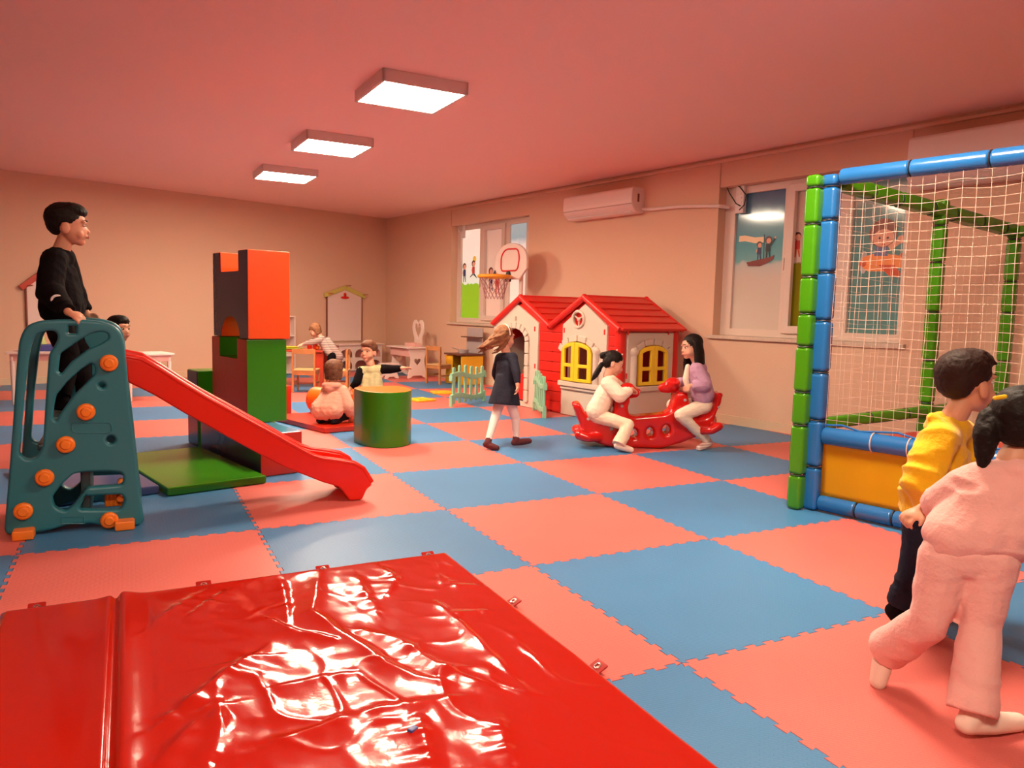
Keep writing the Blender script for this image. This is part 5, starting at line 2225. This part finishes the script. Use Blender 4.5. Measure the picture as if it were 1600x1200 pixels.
# --- boy standing on the climber platform
D = 3.86
py = YN + .27
fwd = V((.985, -.02, -.02))
J1 = dict(
    head=W(107, 352, D), shR=W(84, 405, D - .09), shL=W(100, 403, D + .10),
    elR=W(78, 456, D - .18), wrR=PL(108, 489, (0, YN + .035, 0), (0, 1, 0)), elL=W(112, 452, D + .20), wrL=W(137, 492, D + .20),
    hipR=W(92, 506, D - .05), hipL=W(98, 506, D + .06), hem=W(99, 480, D))
J1['knR'] = W(108, 556, D - .06)
J1['knL'] = W(126, 556, D + .06)
J1['anR'] = V((J1['knR'].x - .03, py - .07, .61))
J1['anL'] = V((J1['knL'].x + .02, py + .07, .61))
J1['toeR'] = J1['anR'] + V((.12, 0, -.03))
J1['toeL'] = J1['anL'] + V((.12, 0, -.03))
r1, b1, hh1, i1 = person('person', 'boy in a black sweater standing on the teal climber, hand on its top edge', V((-1.78, py, .555)), dict(
    j=J1, face=fwd, hs=1.03, vox=.0045, skin=M_['skin'], hair='short', hairm=M_['hairk'], up=V((.05, 0, 1)),
    handR=((.80, -.42, -.35), (.1, .45, -.9), 1, .75), handL=((.8, .1, -.5), (-.3, -.8, -.5), -1, .5),
    top=dict(m='blackc', th=.022, hr=.076, hw=.055, puff=1.5, nz=.004, ns=9), bottom=dict(m='blackc', th=.012), socks='blackc'))
# sleeve badge
bp = J1['wrR'] + (J1['elR'] - J1['wrR']) * .62
v = (CAM - bp).normalized()
fb = frame(bp + v * .066, (RT - v * RT.dot(v)).normalized(), (UP - v * UP.dot(v)).normalized())
mb = MB(fb)
mb.tube([(.020 * math.cos(t), .018 * math.sin(t), -.002) for t in [math.radians(-20 + 250 * k / 14) for k in range(15)]], .007, 6)
mb.build('sleeve_badge', M_['white'], r1)

# --- boy half hidden behind the climber
D = 5.6
g = W(178, 700, D)
g.z = 0
f2 = (RT0 * .95 - FH * .3)
J = dict(head=W(186, 514, D), shR=W(172, 562, D - .10), shL=W(180, 562, D + .1), elR=W(168, 597, D - .12), wrR=W(178, 618, D - .10),
         elL=W(176, 597, D + .12), wrL=W(188, 618, D + .10), hipR=W(174, 625, D - .05), hipL=W(178, 625, D + .06), knR=W(174, 660, D - .05), knL=W(178, 660, D + .06))
for a in 'RL':
    q = J['kn' + a]
    J['an' + a] = V((q.x, q.y, .05))
    J['toe' + a] = J['an' + a] + f2 * .10 - Z * .028
person('person', 'boy with short dark hair mostly hidden behind the teal climber', g, dict(
    j=J, face=f2, vox=.008, hair='short', hairm=M_['hairk'], handR=(-Z, f2, 1, .4), handL=(-Z, f2, -1, .4), hs=.92,
    top=dict(m='navyd', th=.014), bottom=dict(m='navy'), socks='navy'))

# --- boy in the yellow hoodie
D = 2.66
f3 = (RT0 * .96 + FH * .28)
J3 = dict(head=W(1511, 598, D), neck=W(1490, 652, D), shR=W(1466, 684, D - .10), shL=W(1497, 676, D + .11),
          elR=W(1440, 752, D - .13), wrR=W(1448, 812, D - .10), elL=W(1520, 740, D + .16), wrL=W(1545, 770, D + .12),
          hipR=W(1446, 808, D - .05), hipL=W(1464, 806, D + .06), hem=W(1455, 778, D),
          knR=W(1434, 880, D + .0), knL=W(1478, 876, D + .1))
J3['anR'] = F(1400, 952, .062)
J3['toeR'] = F(1390, 966, .024) + RT0 * .035 - FH * .03
J3['anL'] = F(1455, 930, .075)
J3['toeL'] = F(1478, 930, .026)
r3, b3, hh3, i3 = person('person', 'boy in a yellow hoodie and navy trousers beside the yellow cage panel', F(1425, 950), dict(
    j=J3, face=f3, up=V((.12, .04, 1)), hs=1.06, s=1.02, vox=.0045, hair='short', hairm=mat('dark_brown_hair', (.028, .012, .009), .65, .2, bump=.6, bscale=150, bdist=.003),
    handR=((.15, .1, -1), (.6, .2, .1), 1, .6), handL=((.6, .2, -.5), (0, 0, -1), -1, .5),
    top=dict(m='yelc', th=.024, hr=.072, hw=.052, puff=1.5, nz=.0042, ns=9, fold=.9, hood=True, name='hoodie'), back=-f3, bottom=dict(m='navy', th=.016), socks='blackc'))

# --- girl in pink running
D = 2.08
f4 = (RT0 * .80 + FH * .60)
J4 = dict(head=W(1600, 662, D), neck=W(1582, 720, D), shL=W(1528, 748, D + .02), shR=W(1640, 748, D - .02),
          elL=W(1485, 778, D + .08), wrL=W(1440, 796, D + .16), elR=W(1665, 800, D - .08), wrR=W(1655, 850, D - .02),
          hipL=W(1478, 868, D + .02), hipR=W(1548, 872, D - .02), hem=W(1528, 838, D))
J4['knR'] = W(1532, 975, D - .01)
J4['anR'] = F(1518, 1120, .058)
J4['toeR'] = F(1590, 1128, .024)
J4['knL'] = W(1452, 972, D + .04)
J4['anL'] = W(1382, 1035, D + .22)
J4['anL'].z = max(.10, J4['anL'].z)
J4['toeL'] = J4['anL'] + V((-.02, -.02, -.085)) + RT0 * -.02
r4, b4, hh4, i4 = person('person', 'girl in pink sweatshirt and pink trousers running, white socks, dark pigtail', F(1520, 1125), dict(
    j=J4, face=f4, up=V((.05, .05, 1)), hs=.98, s=.98, vox=.0045, hair='pigtail', hairm=M_['hairk'],
    tails=[[(W(1572, 645, D + .02), .030), (W(1550, 655, D + .01), .038), (W(1541, 680, D), .036), (W(1538, 708, D), .026), (W(1533, 735, D), .010)]],
    handL=((-.8, .25, -.35), (0, .2, -1), 1, .9), handR=((0, .2, -1), (-.6, 0, 0), -1, .6), soleL=V((-.7, -.45, .2)).normalized(),
    top=dict(m='pinkc', th=.022, hr=.068, hw=.055, puff=1.35, nz=.0042, ns=8, fold=.9, name='sweatshirt'), bottom=dict(m='pinkc', th=.014, nz=.003, flare=.022, cut=.01), socks='sock'))
mb = MB()
c = W(1563, 622, D - .05)
mb.cap(c - RT * .014, c + RT * .012 + UP * .004, .006, .006)
mb.build('hair_clip', M_['hyel'], hh4)

# --- running girl in black
D = 6.15
f5 = (RT0 * .80 + FH * .60)
J5 = dict(head=W(789, 527, D), shL=W(781, 559, D + .06), shR=W(801, 558, D - .07), neck=W(791, 552, D),
          elL=W(774, 584, D + .14), wrL=W(780, 602, D + .20), elR=W(807, 583, D - .15), wrR=W(809, 603, D - .19),
          hipL=W(786, 612, D + .045), hipR=W(793, 612, D - .035), hem=W(790, 598, D),
          knL=W(774, 651, D - .02), knR=W(806, 655, D + .03))
J5['anL'] = F(762, 692, .055)
J5['toeL'] = F(776, 700, .018)
J5['anR'] = F(806, 688, .06)
J5['toeR'] = F(827, 689, .05)
J5['soleR'] = 0
del J5['soleR']
r5, b5, hh5, i5 = person('person', 'girl in a black long sleeved dress and white tights running past the playhouse', F(790, 697), dict(
    j=J5, face=f5, vox=.006, hair='curly', hairm=M_['hairl'], flow=(-RT0 * .9), s=.92, hs=1.0, skin=M_['skin2'],
    handR=((0, .05, -1), (-.5, .3, 0), -1, .6), handL=((.4, 0, -.8), (0, .4, -.3), 1, .5),
    top=dict(m='navyd', th=.008, name='dress', skirt=(W(791, 586, D), W(788, 632, D), .080, .132), nz=.002), bottom=dict(m='tights', th=.001, name='tights', nz=0, cut=.0), socks='maroon'))
mb = MB()
mb.tube([i5['Hd'](.078 * math.cos(t), -.002, .022 + .092 * math.sin(t)) for t in [math.pi * k / 14 for k in range(15)]], .005, 6)
mb.build('hairband', M_['tights'], hh5)

# ------------------------------------------------------------------ red whale shaped rocker
D = 6.30
RO = W(1010, 700, D)
RO.z = 0
RXa = RT0
RF0 = frame(RO, RXa, Z, -FH)


def rp(u, v):
    p = PL(u, v, RO, FH) - RO
    return (p.dot(RXa), p.z)


prof = [(894, 634), (898, 628), (904, 627), (909, 634), (913, 643), (922, 650), (938, 654), (950, 655), (957, 640), (960, 618), (965, 612), (976, 612), (983, 624), (979, 634), (981, 646),
        (990, 649), (1012, 647), (1036, 645), (1046, 638), (1051, 622), (1056, 612), (1070, 610), (1073, 622), (1075, 640), (1086, 652), (1100, 650), (1110, 640), (1114, 622), (1117, 612),
        (1125, 614), (1123, 628), (1116, 642), (1112, 654), (1112, 668), (1095, 676), (1060, 690), (1030, 700), (985, 702), (950, 696), (920, 686), (906, 678), (905, 660), (900, 650), (898, 642)]
lp = [(x, max(.004, z)) for x, z in [rp(*p) for p in prof]]
hol = [circ(*rp(u, v), .030, 18, .040) for u, v in ((988, 675), (1013, 673), (1038, 669))]
mb = MB(RF0)
mb = MB()
tmp = plate('tmp', [round_loop(lp, .02, 3)] + hol, .20, Matrix.Identity(4), M_['rred'], bevel=.03, res=3)
me = tmp.data.copy()
bpy.data.objects.remove(tmp)
me.transform(RF0)
mb.add([v.co for v in me.vertices], [tuple(q.vertices) for q in me.polygons])
bpy.data.meshes.remove(me)
mb.fr = RF0
T_ = lambda u, v, z=0: V((*rp(u, v), z))
# seats, heads, side flukes, wings
mb.cap(T_(925, 655), T_(945, 662), .085, .085)
mb.cap(T_(1082, 660), T_(1104, 656), .085, .085)
for (hu_, hv_, s) in ((979, 612, 1), (1052, 604, -1)):
    mb.ell(T_(hu_ + s * 1, hv_ - 3), (.070, .064, .078))
    mb.cap(T_(hu_ + s * 7, hv_ + 1), T_(hu_ + s * (13 if s > 0 else 16), hv_ + 2), .052, .042)
    for zz in (-1, 1):
        mb.cap(T_(hu_ - s * 2, hv_ - 6, zz * .04), T_(hu_ - s * 2, hv_ - 8, zz * .125), .016, .018)
        mb.ell(T_(hu_ + s * 7, hv_ - 8, zz * .045), (.016, .018, .014))
for zz in (-1, 1):
    mb.chain([T_(905, 676, zz * .06), T_(903, 675, zz * .16), T_(915, 679, zz * .17), T_(935, 681, zz * .08)], [.04, .042, .036, .035])
    mb.chain([T_(1108, 664, zz * .06), T_(1116, 662, zz * .15), T_(1104, 668, zz * .16), T_(1085, 672, zz * .08)], [.035, .034, .032, .03])
    mb.cap(T_(1118, 618, zz * .0), T_(1122, 616, zz * .07), .026, .022)
    mb.cap(T_(900, 634, zz * .0), T_(898, 632, zz * .07), .026, .022)
rk_ = empty('animal_rocker', RO, 'glossy red plastic rocker for two with animal heads and three round holes', 'rocker')
rb = remesh(mb, 'rocker_body', M_['rred'], rk_, voxel=.008, smooth=3)
for (u, v, r) in ((917, 652, .012), (953, 667, .014), (969, 632, .012), (1066, 623, .012), (1065, 639, .012), (1118, 634, .010)):
    mb = MB(RF0)
    x, z = rp(u, v)
    mb.cyl((x, z, .092), (x, z, .108), r, n=14, bevel=.003)
    mb.build('bolt_cap', M_['kgrey'], rb)

# --- girl in cream on the left end
D = 6.25
f6 = (RT0 * .93 - FH * .1 - Z * .35)
J6 = dict(head=W(959, 568, D), neck=W(949, 588, D), shR=W(950, 599, D - .08), shL=W(957, 598, D + .08),
          elR=W(968, 618, D - .14), wrR=W(988, 608, D - .10), elL=W(975, 614, D + .14), wrL=W(992, 606, D + .12),
          hipR=W(932, 650, D - .05), hipL=W(936, 650, D + .06), hem=W(934, 642, D), knR=W(982, 664, D - .15), knL=W(980, 662, D + .17))
J6['anR'] = F(967, 694, .065)
J6['toeR'] = F(986, 703, .022)
J6['anL'] = F(944, 684, .06)
J6['toeL'] = F(928, 685, .04)
J6['knL'] = W(968, 664, D + .18)
r6, b6, hh6, i6 = person('person', 'girl in cream top and trousers with tied black hair on the left of the rocker', W(934, 660, D), dict(
    j=J6, face=f6, up=V((.2, .1, 1)), vox=.0055, s=.95, hs=1.0, hair='tied', hairm=M_['hairk'], skin=M_['skin2'],
    tails=[[(0, -.085, .045, .036), (0, -.115, .03, .030)], [(W(940, 569, D), .020), (W(935, 578, D - .02), .026), (W(930, 587, D - .02), .024), (W(925, 594, D), .010)]],
    handR=((.8, .3, -.3), (0, .2, -1), 1, 1.0), handL=((.8, .3, -.3), (0, -.2, -1), -1, 1.0),
    top=dict(m='cream', th=.026, hr=.068, hw=.048, puff=1.3, nz=.004, name='top'), bottom=dict(m='cream2', th=.010, flare=.022, cut=-.01, nz=.003), socks='sock'))
mb = MB()
for x, y, z in ((.03, -.02, .115), (-.02, .04, .105)):
    mb.ell(i6['Hd'](x, y, z), (.008,) * 3)
mb.tube([W(940, 569, D) + (RT0 * math.cos(t) + Z * math.sin(t)) * .022 for t in [2 * math.pi * k / 12 for k in range(12)]], .006, 6, closed=True)
mb.build('hair_tie', M_['tights'], hh6)

# --- girl in mauve on the right end
D = 6.27
f7 = (-RT0 * .93 - FH * .28 - Z * .12)
J7 = dict(head=W(1080, 542, D), neck=W(1088, 563, D), shL=W(1089, 578, D - .09), shR=W(1094, 576, D + .08),
          elL=W(1101, 601, D - .14), wrL=W(1077, 603, D - .12), elR=W(1082, 596, D + .14), wrR=W(1056, 597, D + .10),
          hipL=W(1099, 634, D - .05), hipR=W(1102, 634, D + .06), hem=W(1098, 618, D), knL=W(1063, 649, D - .16), knR=W(1050, 632, D + .17))
J7['anL'] = F(1107, 690, .065)
J7['toeL'] = F(1096, 699, .022) - RT0 * .03 - FH * .04
J7['anR'] = F(1062, 672, .07)
J7['toeR'] = F(1050, 676, .025)
r7, b7, hh7, i7 = person('person', 'girl in a mauve cardigan with long black hair on the right of the rocker', W(1100, 650, D), dict(
    j=J7, face=f7, vox=.0055, s=1.0, hs=.98, hair='long', hairm=M_['hairk'], skin=M_['skin2'], hlen=.22,
    handR=((-.8, -.2, -.3), (0, -.2, -1), 1, 1.0), handL=((-.8, -.3, -.3), (0, .2, -1), -1, 1.0),
    top=dict(m='purple', th=.024, hr=.070, hw=.050, puff=1.35, nz=.004, name='cardigan'), bottom=dict(m='cream', th=.010, nz=.003), socks='ssock'))
mb = MB()
p0, p1 = W(1078, 572, D - .01), W(1083, 612, D - .0)
a = p0 + f7 * .02
mb.chain([a, a + (p1 - p0) * .5 + f7.normalized() * .035, a + (p1 - p0) + f7.normalized() * .02], [.022, .026, .022])
remesh(mb, 'blouse', M_['cream'], r7, voxel=.007)

# --- squatting child in pink hoodie
D = 6.85
f8 = (RT0 * .35 + FH * .93)
J8 = dict(head=W(523, 580, D), neck=W(521, 598, D - .02), shL=W(511, 611, D), shR=W(534, 611, D - .02), elL=W(505, 632, D + .12), wrL=W(512, 648, D + .24),
          elR=W(543, 634, D - .02), wrR=W(549, 654, D + .04), hipL=W(505, 648, D - .03), hipR=W(519, 648, D - .05), hem=W(511, 640, D - .04),
          knL=W(518, 648, D + .22), knR=W(544, 648, D + .12))
J8['anL'] = W(500, 663, D - .02)
J8['anR'] = W(522, 663, D - .06)
for a in 'LR':
    J8['an' + a].z = .095
J8['toeL'] = J8['anL'] + f8 * .10 - Z * .02
J8['toeR'] = J8['anR'] + f8 * .10 - Z * .02
J8['wrR'].z = .10
person('person', 'child in a dusty pink hoodie squatting with back to us on the red play mat', F(512, 660, .05), dict(
    j=J8, face=f8, vox=.006, s=.98, hs=1.03, hair='bob', hairm=M_['hairb'], handL=((0, .6, -.6), (0, 0, -1), 1, .3), handR=((.1, .6, -.5), (0, 0, -1), -1, .3),
    top=dict(m='pinkh', th=.024, hr=.080, hw=.055, puff=1.4, nz=.003, hood=True, fold=.5, name='hoodie'), back=-f8, bottom=dict(m='navy', th=.008, low=True), socks='navy'))

# --- boy in khaki top kneeling with arms out
D = 7.3
f9 = (-RT0 * .35 - FH * .93)
J9 = dict(head=W(576, 549, D), neck=W(579, 569, D), shR=W(564, 580, D), shL=W(595, 577, D + .02), elR=W(558, 597, D - .05), wrR=W(547, 608, D - .05),
          elL=W(613, 577, D + .02), wrL=W(630, 575, D), hipR=W(574, 640, D + .05), hipL=W(590, 640, D + .05), hem=W(582, 626, D),
          knR=W(570, 650, D - .12), knL=W(594, 650, D - .12))
for a, k in (('R', -1), ('L', 1)):
    J9['kn' + a].z = .07
    J9['hip' + a].z = .22
    J9['an' + a] = J9['kn' + a] + FH * .22 - Z * .03
    J9['toe' + a] = J9['an' + a] + FH * .09 - Z * .01
person('person', 'boy in a khaki top with black sleeves, arms out, behind the curved green block', F(583, 652), dict(
    j=J9, face=f9, vox=.006, s=.98, hs=1.0, hair='short', hairm=M_['hairb'], skin=M_['skin'], handR=((-.4, -.2, -.7), (0, -1, 0), -1, .4), handL=((.9, -.1, 0), (0, -.3, -1), 1, .2),
    top=dict(m='khaki', sm='blackc', th=.014, hr=.064, hw=.05, nz=.004, name='shirt'), bottom=dict(m='navy'), socks='navy'))

# --- girl leaning over the red table
D = 10.25
fa = (-RT0 * .90 - FH * .15 - Z * .45)
JA = dict(head=W(492, 516, D), neck=W(500, 526, D), shL=W(501, 531, D - .07), shR=W(504, 530, D + .07), elL=W(487, 535, D - .10), wrL=W(472, 538, D - .08),
          elR=W(489, 533, D + .10), wrR=W(475, 537, D + .08), hipL=W(519, 555, D - .05), hipR=W(521, 555, D + .05), hem=W(517, 551, D),
          knL=W(517, 578, D - .05), knR=W(521, 578, D + .05))
for a in 'LR':
    q = JA['kn' + a]
    JA['an' + a] = V((q.x, q.y, .06)) + RT0 * .03
    JA['toe' + a] = JA['an' + a] - RT0 * .1 - Z * .035
rA, bA, hhA, iA = person('person', 'girl in a grey striped top leaning over the red toy table', V((JA['anL'].x, JA['anL'].y, 0)), dict(
    j=JA, face=fa, up=V((-.1, 0, 1)), vox=.008, s=.95, hs=.92, hair='bob', hairm=M_['hairl'], skin=M_['skin2'], handL=((-.9, -.2, -.3), (0, 0, -1), 1, .3), handR=((-.9, -.2, -.3), (0, 0, -1), -1, .3),
    top=dict(m='stripe', th=.012, name='top'), bottom=dict(m='blackc'), socks='blackc'))
mb = MB()
mb.chain([W(512, 532, D - .02), W(520, 545, D - .04), W(529, 558, D)], [.05, .06, .07])
remesh(mb, 'tunic_tail', M_['stripe'], rA, voxel=.009)
